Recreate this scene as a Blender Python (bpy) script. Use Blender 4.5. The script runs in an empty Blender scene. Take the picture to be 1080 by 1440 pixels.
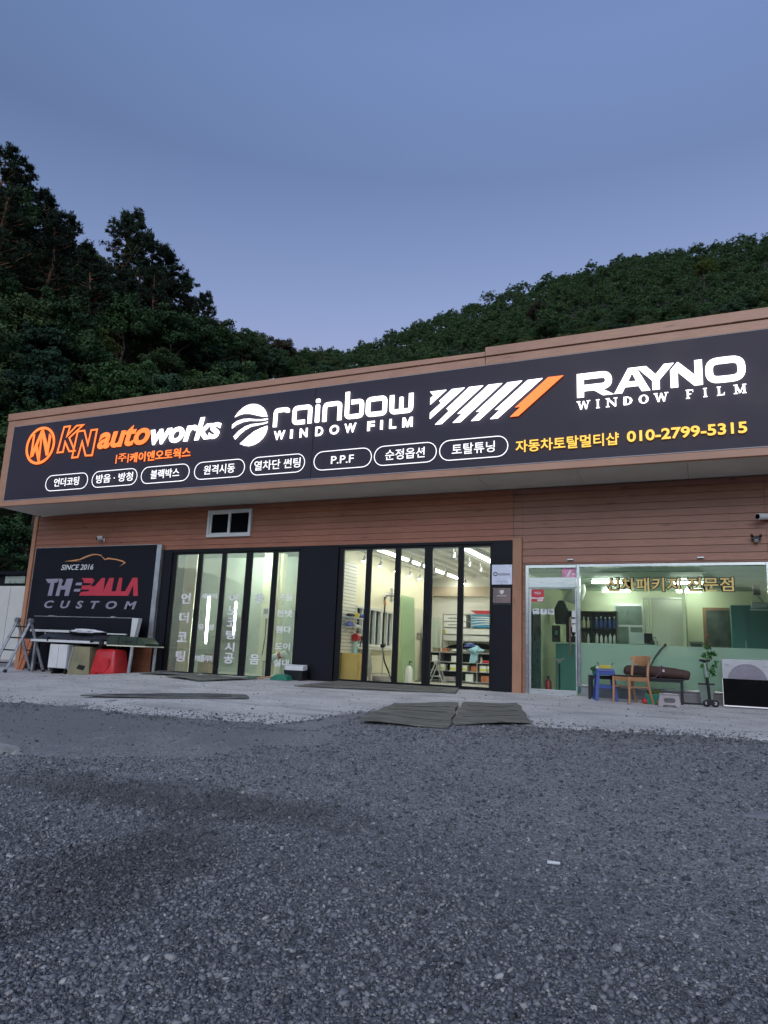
import bpy, bmesh, math, random
import numpy as np
from mathutils import Matrix, Vector, Euler
S = bpy.context.scene
COL = S.collection
R = math.radians
# ------------------------------------------------------------------ camera, sky, sun, exposure
cam = bpy.data.cameras.new('camera'); cam_o = bpy.data.objects.new('camera', cam); COL.objects.link(cam_o)
CR = [[0.913569, 0.404652, 0.040601], [0.043566, -0.196637, 0.979508], [-0.404343, 0.893079, 0.197271]]
mw = Matrix([[CR[0][i], CR[1][i], -CR[2][i]] for i in range(3)]).to_4x4()
mw.translation = (0, -13.438, 0.589)
cam_o.matrix_world = mw
cam.sensor_fit = 'VERTICAL'; cam.sensor_height = 36; cam.lens = 25
cam.clip_start = .05; cam.clip_end = 3000
S.camera = cam_o
W = bpy.data.worlds.new('World'); S.world = W; W.use_nodes = True
nt = W.node_tree; sky = nt.nodes.new('ShaderNodeTexSky'); sky.sky_type = 'NISHITA'; sky.sun_disc = False
sky.sun_elevation = R(-2.4); sky.sun_rotation = R(180); sky.ozone_density = 2.1; sky.air_density = 1; sky.dust_density = 1
# the dusk sky is a little greyer and more even than the model's: graded by height above the horizon
geo = nt.nodes.new('ShaderNodeTexCoord'); sxyz = nt.nodes.new('ShaderNodeSeparateXYZ'); nt.links.new(geo.outputs['Generated'], sxyz.inputs[0])
gr_ = nt.nodes.new('ShaderNodeValToRGB'); nt.links.new(sxyz.outputs[2], gr_.inputs[0]); el = gr_.color_ramp.elements
for _ in range(4): el.new(.5)
for e_, (p_, c_) in zip(el, ((.41, (.99, 1.0, .83)), (.455, (.91, .945, .79)), (.50, (.825, .87, .73)), (.595, (.68, .73, .63)), (.70, (.87, .94, .80)), (.9, (.87, .94, .80)))): e_.position = p_; e_.color = (*c_, 1)
mm_ = nt.nodes.new('ShaderNodeMix'); mm_.data_type = 'RGBA'; mm_.blend_type = 'MULTIPLY'; mm_.inputs[0].default_value = 1
nt.links.new(sky.outputs[0], mm_.inputs[6]); nt.links.new(gr_.outputs[0], mm_.inputs[7])
nt.links.new(mm_.outputs[2], nt.nodes['Background'].inputs[0])
nt.nodes['Background'].inputs[1].default_value = 0.184
sun = bpy.data.lights.new('sun', 'SUN'); sun.energy = 0.034; sun.angle = R(40); sun.color = (1, .90, .84)
sun_o = bpy.data.objects.new('sun', sun); COL.objects.link(sun_o)
sun_o.rotation_euler = (R(56), 0, R(8))          # afterglow from behind the camera
S.view_settings.view_transform = 'Standard'; S.view_settings.look = 'None'
S.view_settings.gamma = 1; S.view_settings.use_curve_mapping = False
S.view_settings.exposure = 5.2
EX = 1 / 2 ** 5.2                                  # lamp strengths are given for exposure 0
try:
    S.cycles.use_denoising = True
    S.cycles.max_bounces = 8; S.cycles.transparent_max_bounces = 24
except Exception: pass

rng = random.Random(7); nr = np.random.default_rng(11)
# ------------------------------------------------------------------ mesh helpers
class MB:
    def __init__(s): s.v = []; s.f = []
    def add(s, v, f):
        n = len(s.v); s.v += [tuple(p) for p in v]; s.f += [tuple(i + n for i in q) for q in f]; return s
    def box(s, x0, x1, y0, y1, z0, z1, m=None):
        v = [(x, y, z) for x in (x0, x1) for y in (y0, y1) for z in (z0, z1)]
        if m is not None: v = [m @ Vector(p) for p in v]
        return s.add(v, [(0, 1, 3, 2), (4, 6, 7, 5), (0, 4, 5, 1), (2, 3, 7, 6), (0, 2, 6, 4), (1, 5, 7, 3)])
    def obox(s, c, d, rot=(0, 0, 0)):
        m = Matrix.Translation(c) @ Euler(rot).to_matrix().to_4x4()
        return s.box(-d[0]/2, d[0]/2, -d[1]/2, d[1]/2, -d[2]/2, d[2]/2, m)
    def bar(s, a, b, w, h=None, up=(0, 0, 1)):
        a = Vector(a); b = Vector(b); h = h or w; d = (b - a); L = d.length; d.normalize()
        u = Vector(up)
        if abs(d.dot(u)) > .98: u = Vector((0, 1, 0))
        sx = d.cross(u).normalized(); sz = sx.cross(d)
        m = Matrix([[sx[i], d[i], sz[i]] for i in range(3)]).to_4x4(); m.translation = a
        return s.box(-w/2, w/2, 0, L, -h/2, h/2, m)
    def tube(s, pts, r, n=8, caps=True):
        pts = [Vector(p) for p in pts]; rs = r if isinstance(r, (list, tuple)) else [r] * len(pts)
        v = []; f = []; ref = None
        for i, p in enumerate(pts):
            d = (pts[min(i+1, len(pts)-1)] - pts[max(i-1, 0)]).normalized()
            if ref is None: ref = Vector((0, 0, 1)) if abs(d.z) < .9 else Vector((1, 0, 0))
            a = d.cross(ref).normalized(); b = a.cross(d)
            ref = b
            for k in range(n):
                t = 2*math.pi*k/n; v.append(p + (a*math.cos(t) + b*math.sin(t))*rs[i])
            if i:
                for k in range(n): f.append(((i-1)*n+k, (i-1)*n+(k+1) % n, i*n+(k+1) % n, i*n+k))
        if caps: f.append(tuple(range(n))); f.append(tuple(range(len(v)-n, len(v))))
        return s.add(v, f)
    def lathe(s, prof, c=(0, 0, 0), n=20, m=None):
        v = []; f = []
        for i, (r, z) in enumerate(prof):
            for k in range(n):
                t = 2*math.pi*k/n; p = Vector((r*math.cos(t), r*math.sin(t), z))
                if m is not None: p = m @ p
                v.append(p + Vector(c))
            if i:
                for k in range(n): f.append(((i-1)*n+k, (i-1)*n+(k+1) % n, i*n+(k+1) % n, i*n+k))
        f.append(tuple(range(n))); f.append(tuple(range(len(v)-n, len(v))))
        return s.add(v, f)
    def prism(s, loop, y0, y1):           # loop of (x, z), pulled from y0 to y1
        n = len(loop)
        v = [(x, y0, z) for x, z in loop] + [(x, y1, z) for x, z in loop]
        return s.add(v, [tuple(range(n)), tuple(range(2*n-1, n-1, -1))] + [(i, (i+1) % n, n+(i+1) % n, n+i) for i in range(n)])
    def mesh(s, name, smooth=False, bevel=0, seg=2):
        me = bpy.data.meshes.new(name); me.from_pydata(s.v, [], s.f)
        b = bmesh.new(); b.from_mesh(me); bmesh.ops.recalc_face_normals(b, faces=b.faces)
        if bevel:
            es = [e for e in b.edges if len(e.link_faces) == 2 and e.calc_face_angle(0) > .5]
            bmesh.ops.bevel(b, geom=es, offset=bevel, segments=seg, profile=.5, affect='EDGES', clamp_overlap=True)
        b.to_mesh(me); b.free()
        if smooth:
            me.polygons.foreach_set('use_smooth', [True]*len(me.polygons))
            try: me.set_sharp_from_angle(angle=R(40))
            except Exception: pass
        return me
    def build(s, name, m, parent=None, smooth=False, bevel=0, seg=2):
        return link(name, s.mesh(name, smooth, bevel, seg), m, parent)
def link(name, me, m, parent=None):
    o = bpy.data.objects.new(name, me); COL.objects.link(o)
    if m is not None: me.materials.append(m)
    if parent is not None: o.parent = parent
    return o
def tag(o, label, cat, group=None, kind=None):
    if label: o['label'] = label
    if cat: o['category'] = cat
    if group: o['group'] = group
    if kind: o['kind'] = kind
    return o
def thing(name, label, cat, loc=(0, 0, 0), rz=0, group=None):
    o = bpy.data.objects.new(name, None); COL.objects.link(o); o.empty_display_size = .2
    o.location = loc; o.rotation_euler = (0, 0, rz)
    return tag(o, label, cat, group)
def kids(o): return KID.get(o.name, [c for c in bpy.data.objects if c.parent == o])
KID = {}
def dup(src, loc, rz, label=None, scale=None):
    o = src.copy(); COL.objects.link(o); o.location = loc; o.rotation_euler = (0, 0, rz)
    if label: o['label'] = label
    if scale: o.scale = scale
    for ch in kids(src):
        c = ch.copy(); COL.objects.link(c); c.parent = o
        for g in kids(ch):
            d = g.copy(); COL.objects.link(d); d.parent = c
    return o
def quads(name, V, m, parent=None):        # V: (N,4,3) array of leaf quads
    n = len(V); me = bpy.data.meshes.new(name)
    me.vertices.add(n*4); me.vertices.foreach_set('co', np.ascontiguousarray(V, np.float32).ravel())
    me.loops.add(n*4); me.loops.foreach_set('vertex_index', np.arange(n*4, dtype=np.int32))
    me.polygons.add(n); me.polygons.foreach_set('loop_start', np.arange(0, n*4, 4, dtype=np.int32))
    me.update(calc_edges=True); me.validate()
    return link(name, me, m, parent)
# flat lettering: outlines filled and pulled out as real raised shapes; artwork lies in (x, z) and faces -y
def curve_mesh(data, y, box=None, tf=None):
    o = bpy.data.objects.new('outline', data); COL.objects.link(o)
    dg = bpy.context.evaluated_depsgraph_get(); dg.update()
    me = bpy.data.meshes.new_from_object(o.evaluated_get(dg))
    bpy.data.objects.remove(o)
    co = np.zeros(len(me.vertices)*3, np.float32); me.vertices.foreach_get('co', co); co = co.reshape(-1, 3)
    if box is not None:
        mn = co.min(0); mx = co.max(0)
        co[:, 0] = box[0] + (co[:, 0]-mn[0])/(mx[0]-mn[0])*(box[1]-box[0])
        co[:, 1] = box[2] + (co[:, 1]-mn[1])/(mx[1]-mn[1])*(box[3]-box[2])
    out = np.stack([co[:, 0], y - co[:, 2], co[:, 1]], 1)
    me.vertices.foreach_set('co', out.astype(np.float32).ravel()); me.update(); me.materials.clear()
    return me
def text(name, body, box, y, m, parent=None, bold=0., depth=.012, shear=0., sp=1., lines=None):
    c = bpy.data.curves.new(name, 'FONT'); c.body = body; c.size = 1; c.offset = bold; c.extrude = depth; c.shear = shear
    c.space_character = sp; c.resolution_u = 4
    if lines: c.space_line = lines; c.align_x = 'CENTER'
    return link(name, curve_mesh(c, y, box), m, parent)
def shapes(name, loops, y, m, parent=None, depth=.012):
    c = bpy.data.curves.new(name, 'CURVE'); c.dimensions = '2D'; c.fill_mode = 'BOTH'; c.extrude = depth
    for lp in loops:
        sp = c.splines.new('POLY'); sp.points.add(len(lp)-1); sp.use_cyclic_u = True
        for p, (x, z) in zip(sp.points, lp): p.co = (x, z, 0, 1)
    return link(name, curve_mesh(c, y), m, parent)
def stroke(pts, w, closed=False):          # outline loop(s) of a mitred band along pts
    P = [Vector(p) for p in pts]; n = len(P); A = []; B = []
    for i in range(n):
        d0 = (P[i]-P[i-1]).normalized() if (closed or i > 0) else (P[1]-P[0]).normalized()
        d1 = (P[(i+1) % n]-P[i]).normalized() if (closed or i < n-1) else d0
        if not closed and i == 0: d0 = d1
        t = d0 + d1
        if t.length < 1e-4: t = d0.copy()
        t.normalize(); nrm = Vector((-t.y, t.x)); k = max(.35, Vector((-d0.y, d0.x)).dot(nrm))
        A.append(tuple(P[i] + nrm*(w/2/k))); B.append(tuple(P[i] - nrm*(w/2/k)))
    return [A, B[::-1]] if closed else [A + B[::-1]]
def rnd_corner(pts, r, n=4, closed=True):
    out = []; N = len(pts)
    for i in range(N):
        p = Vector(pts[i])
        if not closed and i in (0, N-1): out.append(tuple(p)); continue
        a = Vector(pts[i-1]); b = Vector(pts[(i+1) % N])
        ra = min(r, (a-p).length*.49); rb = min(r, (b-p).length*.49)
        s = p + (a-p).normalized()*ra; e = p + (b-p).normalized()*rb
        for k in range(n+1):
            t = k/n; out.append(tuple(s*(1-t)**2 + p*2*t*(1-t) + e*t*t))
    return out
def pill(x0, x1, z0, z1, n=10):
    r = (z1-z0)/2; zc = (z0+z1)/2
    return [(x1-r+r*math.cos(t), zc+r*math.sin(t)) for t in [(-.5+k/n)*math.pi for k in range(n+1)]] + \
           [(x0+r+r*math.cos(t), zc+r*math.sin(t)) for t in [(.5+k/n)*math.pi for k in range(n+1)]]
def ell(cx, cz, a, b, n=40, rot=0.):
    return [(cx+a*math.cos(t)*math.cos(rot)-b*math.sin(t)*math.sin(rot), cz+a*math.cos(t)*math.sin(rot)+b*math.sin(t)*math.cos(rot)) for t in [2*math.pi*k/n for k in range(n)]]
def rect(x0, x1, z0, z1): return [(x0, z0), (x1, z0), (x1, z1), (x0, z1)]
# ------------------------------------------------------------------ materials
def nodes(name):
    m = bpy.data.materials.new(name); m.use_nodes = True
    t = m.node_tree; return m, t, t.nodes['Principled BSDF'], t.nodes['Material Output']
def mix(t, fac, a, b, mode='MIX'):
    n = t.nodes.new('ShaderNodeMix'); n.data_type = 'RGBA'; n.blend_type = mode
    for s, v in ((0, fac), (6, a), (7, b)):
        if hasattr(v, 'is_output'): t.links.new(v, n.inputs[s])
        else: n.inputs[s].default_value = v if s == 0 else (*v[:3], 1)
    return n.outputs[2]
def ramp(t, src, stops):
    r = t.nodes.new('ShaderNodeValToRGB'); t.links.new(src, r.inputs[0]); e = r.color_ramp.elements
    while len(e) < len(stops): e.new(.5)
    for k, (p, c) in enumerate(stops):
        e[k].position = p; e[k].color = (*c, 1) if isinstance(c, tuple) else (c, c, c, 1)
    return r.outputs[0]
def coord(t, scale=(1, 1, 1), kind='Object', loc=(0, 0, 0)):
    c = t.nodes.new('ShaderNodeTexCoord'); m = t.nodes.new('ShaderNodeMapping')
    t.links.new(c.outputs[kind], m.inputs[0]); m.inputs['Scale'].default_value = scale; m.inputs['Location'].default_value = loc
    return m.outputs[0]
def noise(t, vec, scale, det=4, rough=.55):
    n = t.nodes.new('ShaderNodeTexNoise'); t.links.new(vec, n.inputs['Vector'])
    n.inputs['Scale'].default_value = scale; n.inputs['Detail'].default_value = det; n.inputs['Roughness'].default_value = rough
    return n.outputs[0]
def math_(t, op, a, b=None):
    n = t.nodes.new('ShaderNodeMath'); n.operation = op
    for i, v in enumerate((a, b)):
        if v is None: continue
        if hasattr(v, 'is_output'): t.links.new(v, n.inputs[i])
        else: n.inputs[i].default_value = v
    return n.outputs[0]
def bump(t, p, h, s=.3, d=.01):
    b = t.nodes.new('ShaderNodeBump'); b.inputs['Strength'].default_value = s; b.inputs['Distance'].default_value = d
    t.links.new(h, b.inputs['Height']); t.links.new(b.outputs[0], p.inputs['Normal'])
def mat(name, c, rough=.55, metal=0., var=.22, scale=5., bmp=.15, bs=60., stretch=(1, 1, 1), coat=0.):
    m, t, p, o = nodes(name)
    v = coord(t, stretch); n = noise(t, v, scale)
    lo = tuple(x*(1-var) for x in c); hi = tuple(min(1, x*(1+var)) for x in c)
    t.links.new(ramp(t, n, [(.3, lo), (.7, hi)]), p.inputs['Base Color'])
    rr = ramp(t, n, [(.3, max(.02, rough*.8)), (.7, min(1, rough*1.2))]); t.links.new(rr, p.inputs['Roughness'])
    p.inputs['Metallic'].default_value = metal; p.inputs['Coat Weight'].default_value = coat
    if bmp: bump(t, p, noise(t, v, bs, 3), bmp, .004)
    return m
def emis(name, c, k):
    m, t, p, o = nodes(name)
    p.inputs['Base Color'].default_value = (*[min(.8, x) for x in c], 1)
    p.inputs['Emission Color'].default_value = (*c, 1); p.inputs['Emission Strength'].default_value = k*EX
    return m
def glass(name, tint=(.93, .98, .95), refl=1.0, haze=0.):
    m, t, p, o = nodes(name); t.nodes.remove(p)
    tr = t.nodes.new('ShaderNodeBsdfTransparent'); tr.inputs[0].default_value = (*tint, 1)
    gl = t.nodes.new('ShaderNodeBsdfGlossy'); gl.inputs['Roughness'].default_value = .03; gl.inputs[0].default_value = (refl, refl, refl, 1)
    fr = t.nodes.new('ShaderNodeFresnel'); fr.inputs[0].default_value = 1.45
    mx = t.nodes.new('ShaderNodeMixShader'); t.links.new(fr.outputs[0], mx.inputs[0])
    src = tr.outputs[0]
    if haze:                                   # dust and film on the pane scatter a little light
        tl = t.nodes.new('ShaderNodeBsdfTranslucent'); tl.inputs[0].default_value = (.8, .84, .8, 1)
        hz = t.nodes.new('ShaderNodeMixShader'); hz.inputs[0].default_value = haze; t.links.new(src, hz.inputs[1]); t.links.new(tl.outputs[0], hz.inputs[2]); src = hz.outputs[0]
    t.links.new(src, mx.inputs[1]); t.links.new(gl.outputs[0], mx.inputs[2]); t.links.new(mx.outputs[0], o.inputs[0])
    return m
def film(name, c, tr_fac, rough=.6):       # translucent sheet: part see-through, part scattering
    m, t, p, o = nodes(name)
    p.inputs['Base Color'].default_value = (*c, 1); p.inputs['Roughness'].default_value = rough
    tl = t.nodes.new('ShaderNodeBsdfTranslucent'); tl.inputs[0].default_value = (*c, 1)
    tr = t.nodes.new('ShaderNodeBsdfTransparent'); tr.inputs[0].default_value = (*c, 1)
    a = t.nodes.new('ShaderNodeMixShader'); a.inputs[0].default_value = .6
    t.links.new(p.outputs[0], a.inputs[1]); t.links.new(tl.outputs[0], a.inputs[2])
    b = t.nodes.new('ShaderNodeMixShader'); b.inputs[0].default_value = tr_fac
    t.links.new(a.outputs[0], b.inputs[1]); t.links.new(tr.outputs[0], b.inputs[2]); t.links.new(b.outputs[0], o.inputs[0])
    return m
def wood(name, a, b, board=.135, axis='x', knots=True, rough=.5):
    m, t, p, o = nodes(name)
    st = {'x': (1, 1, 12), 'z': (12, 12, 1)}[axis]
    g = coord(t); sep = t.nodes.new('ShaderNodeSeparateXYZ'); t.links.new(g, sep.inputs[0])
    bi = math_(t, 'FLOOR', math_(t, 'DIVIDE', sep.outputs[2 if axis == 'x' else 0], board))
    wn = t.nodes.new('ShaderNodeTexWhiteNoise'); wn.noise_dimensions = '1D'; t.links.new(bi, wn.inputs['W'])
    gr = noise(t, coord(t, st), 3.0, 8, .75)
    c1 = ramp(t, gr, [(.32, tuple(x*.72 for x in a)), (.5, a), (.68, b)])
    c2 = mix(t, ramp(t, wn.outputs[0], [(0, .0), (1, .75)]), c1, tuple(x*.72 for x in a))
    big = noise(t, coord(t), .7, 3); c2 = mix(t, ramp(t, big, [(.35, .0), (.75, .35)]), c2, tuple(x*1.25 for x in b))
    if knots:
        vo = t.nodes.new('ShaderNodeTexVoronoi'); vo.inputs['Scale'].default_value = 1.0
        ks = {'x': (1.1, 1, 5.3), 'z': (6, 6, 1.5)}[axis]
        t.links.new(coord(t, ks), vo.inputs['Vector'])
        c2 = mix(t, ramp(t, vo.outputs['Distance'], [(.03, .6), (.15, .0)]), c2, tuple(x*.25 for x in a))
    t.links.new(c2, p.inputs['Base Color']); p.inputs['Roughness'].default_value = rough
    bump(t, p, gr, .25, .003)
    return m
def leafmat(name, dark, light, var=.5):
    m, t, p, o = nodes(name)
    ge = t.nodes.new('ShaderNodeNewGeometry'); oi = t.nodes.new('ShaderNodeObjectInfo')
    n = t.nodes.new('ShaderNodeTexNoise'); n.inputs['Scale'].default_value = .16; n.inputs['Detail'].default_value = 3; t.links.new(ge.outputs['Position'], n.inputs[0])
    n2 = t.nodes.new('ShaderNodeTexNoise'); n2.inputs['Scale'].default_value = 1.1; n2.inputs['Detail'].default_value = 2; t.links.new(ge.outputs['Position'], n2.inputs[0])
    f = math_(t, 'ADD', math_(t, 'MULTIPLY', n.outputs[0], .5), math_(t, 'MULTIPLY', n2.outputs[0], .3))
    f = math_(t, 'ADD', f, math_(t, 'MULTIPLY', oi.outputs['Random'], .36))
    f = math_(t, 'ADD', f, math_(t, 'MULTIPLY', ge.outputs['Random Per Island'], .12))
    t.links.new(ramp(t, f, [(.42, dark), (.92, light)]), p.inputs['Base Color'])
    p.inputs['Roughness'].default_value = .7; p.inputs['Specular IOR Level'].default_value = .2
    return m
M = {}
M['timber'] = wood('timber_cladding', (.32, .112, .060), (.42, .172, .096))
M['timber2'] = wood('timber_office_cladding', (.275, .118, .075), (.355, .166, .106))
M['post'] = wood('timber_post', (.38, .18, .10), (.47, .245, .14), .3, 'z')
M['fascia'] = wood('fascia_trim', (.46, .235, .145), (.58, .325, .21), .6, 'x', rough=.4)
M['navy'] = mat('navy_panel', (.0065, .007, .012), .55, 0, .15, 2, .05)
M['black'] = mat('black_aluminium', (.012, .012, .014), .4, .3, .15, 3, .03)
M['board'] = mat('sign_board', (.040, .033, .050), .42, 0, .10, 1.2, .03)
M['screen'] = mat('dark_screen', (.004, .004, .005), .45, 0, .1, 4, 0); M['screen'].node_tree.nodes['Principled BSDF'].inputs['Specular IOR Level'].default_value = .02
for k_ in ('navy', 'black', 'board'): M[k_].node_tree.nodes['Principled BSDF'].inputs['Specular IOR Level'].default_value = .22
M['soffit'] = mat('soffit_panel', (.52, .50, .43), .6, 0, .08, 2)
M['white'] = mat('white_plastic', (.62, .62, .61), .45, 0, .06, 4, .05)
M['alu'] = mat('brushed_aluminium', (.55, .55, .56), .32, .9, .12, 3, .05, 90, (1, 1, 20))
M['steel'] = mat('stainless_steel', (.62, .60, .60), .22, 1, .08, 3, .03, 120, (1, 1, 10))
M['galv'] = mat('galvanised_metal', (.45, .45, .46), .42, .7, .2, 6)
M['cream'] = mat('cream_wall', (.74, .70, .54), .6, 0, .05, 2, .05)
M['slatwall'] = mat('white_slat_wall', (.76, .75, .70), .5, 0, .05, 2, .02)
M['bayceil'] = mat('bay_ceiling', (.68, .63, .54), .6, 0, .08, 2)
M['floor'] = mat('workshop_floor', (.42, .40, .36), .4, 0, .15, 3)
M['greywall'] = mat('grey_green_wall', (.54, .59, .54), .6, 0, .12, .8)
M['mint'] = mat('mint_wall', (.50, .62, .50), .6, 0, .05, 1.5)
M['teal'] = mat('teal_panel', (.08, .27, .25), .5, 0, .08, 2)
M['oakdoor'] = wood('brown_door', (.28, .15, .08), (.36, .20, .11), .5, 'z')
M['chair'] = wood('beech_wood', (.45, .22, .10), (.55, .29, .14), .4, 'z', False, .35)
M['dark'] = mat('black_steel', (.012, .012, .013), .45, .2, .2, 5)
M['seatpad'] = mat('black_vinyl', (.014, .014, .015), .35, 0, .2, 8, .3, 80)
M['blue'] = mat('blue_plastic', (.035, .07, .28), .4, 0, .12, 5)
M['red'] = mat('red_plastic', (.50, .022, .026), .35, 0, .18, 5, .15, 20)
M['green'] = mat('green_plastic', (.02, .17, .11), .4, 0, .15, 6)
M['olive'] = mat('olive_cardboard', (.23, .21, .12), .75, 0, .2, 4)
M['paper'] = mat('white_paper', (.74, .74, .74), .7, 0, .05, 4)
M['greyp'] = mat('grey_plastic', (.34, .30, .31), .5, 0, .12, 6)
M['roll'] = mat('brown_fabric', (.060, .030, .022), .75, 0, .3, 9, .4, 60)
M['yellow'] = mat('yellow_plastic', (.62, .50, .07), .45, 0, .1, 5)
M['orange'] = mat('orange_board', (.42, .14, .06), .6, 0, .25, 5)
M['mud'] = mat('weathered_plywood', (.145, .142, .118), .85, 0, .6, 3.0, .5, 30, (1, 4, 1))
M['darkrub'] = mat('black_rubber_mat', (.12, .12, .115), .8, 0, .35, 6, .4, 40)
M['camo'] = mat('dark_green_cover', (.026, .045, .026), .55, 0, .3, 7, .5, 25)
M['bumper'] = mat('satin_black_bumper', (.03, .032, .042), .3, 0, .15, 5, .03)
M['cream_bag'] = mat('grey_cloth', (.30, .30, .29), .9, 0, .25, 6, .5, 25)
M['bark'] = mat('tree_bark', (.10, .075, .055), .9, 0, .4, 6, .6, 20)
M['redbark'] = mat('pine_bark', (.20, .11, .075), .9, 0, .4, 5, .6, 15)
M['leaf'] = leafmat('broadleaf_foliage', (.017, .044, .018), (.068, .140, .050))
M['leaf2'] = leafmat('olive_foliage', (.028, .054, .020), (.090, .140, .055))
M['leaf3'] = leafmat('fresh_foliage', (.026, .062, .018), (.095, .185, .055))
M['leaf4'] = leafmat('blue_green_foliage', (.018, .046, .028), (.060, .125, .070))
M['leafgrey'] = leafmat('grey_brown_foliage', (.040, .042, .030), (.095, .090, .065))
M['leafyel'] = leafmat('yellow_green_foliage', (.055, .090, .020), (.120, .165, .040))
M['needle'] = leafmat('pine_needles', (.010, .022, .015), (.035, .060, .036))
M['plant'] = leafmat('rose_leaves', (.03, .10, .02), (.07, .19, .05))
M['glass'] = glass('clear_glass', (.95, .985, .96))
M['glass_g'] = glass('green_glass', (.90, .98, .94), 1.0, .02)
M['glass_t'] = glass('teal_glass', (.42, .60, .58))
M['glass_d'] = glass('dusty_glass', (.88, .95, .91), 1.0, .09)
M['frost'] = film('frosted_film', (.90, .94, .91), .52)
M['letter_w'] = mat('silver_letter', (.74, .73, .76), .5, 0, .05, 6, 0)
M['vinylw'] = mat('white_vinyl', (.62, .64, .66), .5, 0, .05, 6, 0)
M['gold'] = mat('gold_letter', (.74, .54, .16), .45, 0, .08, 8, 0)
M['blk'] = mat('black_letter', (.01, .01, .01), .5, 0, .1, 6, 0)
M['lilac'] = mat('lilac_grey_letter', (.27, .25, .32), .5, 0, .06, 6, 0)
M['redl'] = mat('red_letter', (.52, .035, .062), .45, 0, .06, 6, 0)
M['orl'] = mat('orange_line', (.62, .27, .11), .45, 0, .06, 6, 0)
M['lit_w'] = emis('lit_white', (1, .97, 1), 2.4)
M['lit_s'] = emis('lit_white_small', (1, .97, 1), 1.0)
M['lit_o'] = emis('lit_orange', (1, .19, .035), 1.25)
M['lit_or'] = emis('lit_red_orange', (1, .11, .03), .85)
M['lit_y'] = emis('lit_yellow', (1, .52, .07), 1.0)
M['tube'] = emis('fluorescent_tube', (.96, 1, .93), 40)
M['tube_g'] = emis('office_tube', (.96, 1, .90), 48)
M['tube_l'] = emis('bay_fill_tube', (.95, 1, .90), 180)  # for the ceiling tubes added to brighten the left bay
M['led'] = emis('led_strip', (1, .98, .88), 21)
M['spot'] = emis('spot_bulb', (1, .95, .80), 14)

# ------------------------------------------------------------------ ground
def sstep(x, a, b):
    t = np.clip((np.asarray(x, float)-a)/(b-a), 0, 1); return t*t*(3-2*t)
def gz(x, y):
    z = np.interp(y, [-60, -16, -13.4, -4.5, -3, 0, .4], [-1.1, -1.02, -.95, -.2, -.08, 0, -.06])
    return z - .135*sstep(-np.asarray(x, float), 11.2, 13.6)*(1-sstep(np.asarray(y, float), .2, .5))
def vnoise(x, y, s, seed):
    r = np.random.default_rng(seed).random((257, 257)); x = np.asarray(x)/s+500; y = np.asarray(y)/s+500
    xi = np.floor(x).astype(int); yi = np.floor(y).astype(int); fx = x-xi; fy = y-yi
    fx = fx*fx*(3-2*fx); fy = fy*fy*(3-2*fy); g = lambda a, b: r[a % 257, b % 257]
    return (g(xi, yi)*(1-fx)+g(xi+1, yi)*fx)*(1-fy)+(g(xi, yi+1)*(1-fx)+g(xi+1, yi+1)*fx)*fy
def ground_z(x, y):
    lump = (vnoise(x, y, .9, 1)-.5)*.05+(vnoise(x, y, .3, 2)-.5)*.018
    return gz(x, y) + lump*(1-sstep(y, -6, -3.5))
def sheet(name, xs, ys, fz, m, keep=None):
    X, Y = np.meshgrid(xs, ys); Z = fz(X, Y); nx = len(xs)
    v = np.stack([X, Y, Z], 2).reshape(-1, 3).tolist(); f = []
    for j in range(len(ys)-1):
        for i in range(nx-1):
            if keep is None or keep((xs[i]+xs[i+1])/2, (ys[j]+ys[j+1])/2): f.append((j*nx+i, j*nx+i+1, (j+1)*nx+i+1, (j+1)*nx+i))
    me = bpy.data.meshes.new(name); me.from_pydata(v, [], f)
    if keep is not None:
        b = bmesh.new(); b.from_mesh(me); bmesh.ops.delete(b, geom=[q for q in b.verts if not q.link_faces], context='VERTS'); b.to_mesh(me); b.free()
    me.polygons.foreach_set('use_smooth', [True]*len(me.polygons))
    o = link(name, me, m); o['kind'] = 'structure'; return o
def stained(t, v, c, tarred, ks=.55):
    # oily dark stain on the left and a smoother tarmac area near the apron corner
    sep = t.nodes.new('ShaderNodeSeparateXYZ'); t.links.new(v, sep.inputs[0])
    wob = noise(t, v, .9, 5, .65)
    def blob(cx, cy, rx, ry, lo=.55, hi=1.25):
        dx = math_(t, 'DIVIDE', math_(t, 'SUBTRACT', sep.outputs[0], cx), rx); dy = math_(t, 'DIVIDE', math_(t, 'SUBTRACT', sep.outputs[1], cy), ry)
        d = math_(t, 'ADD', math_(t, 'MULTIPLY', dx, dx), math_(t, 'MULTIPLY', dy, dy))
        d = math_(t, 'ADD', d, math_(t, 'MULTIPLY', math_(t, 'SUBTRACT', wob, .5), 3.4))
        r_ = t.nodes.new('ShaderNodeMapRange'); t.links.new(d, r_.inputs[0]); r_.inputs[1].default_value = hi; r_.inputs[2].default_value = lo
        return r_.outputs[0]
    tarf = None
    if tarred:
        tar = ramp(t, noise(t, v, 140, 2), [(.3, (.13, .131, .137)), (.75, (.20, .20, .205))])
        tarf = math_(t, 'MULTIPLY', blob(-8.8, -6.8, 4.6, 1.4), .85)
        c = mix(t, tarf, c, tar)
    wob = noise(t, v, 2.6, 6, .75)
    st = math_(t, 'ADD', blob(-3.9, -8.75, 1.7, .42, .3, 1.3), blob(-3.1, -10.0, .55, 1.0, .2, 1.1)); st = math_(t, 'MULTIPLY', math_(t, 'MINIMUM', st, 1.0), ks)
    c = mix(t, st, c, (.035, .034, .034))
    return c, tarf
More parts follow.
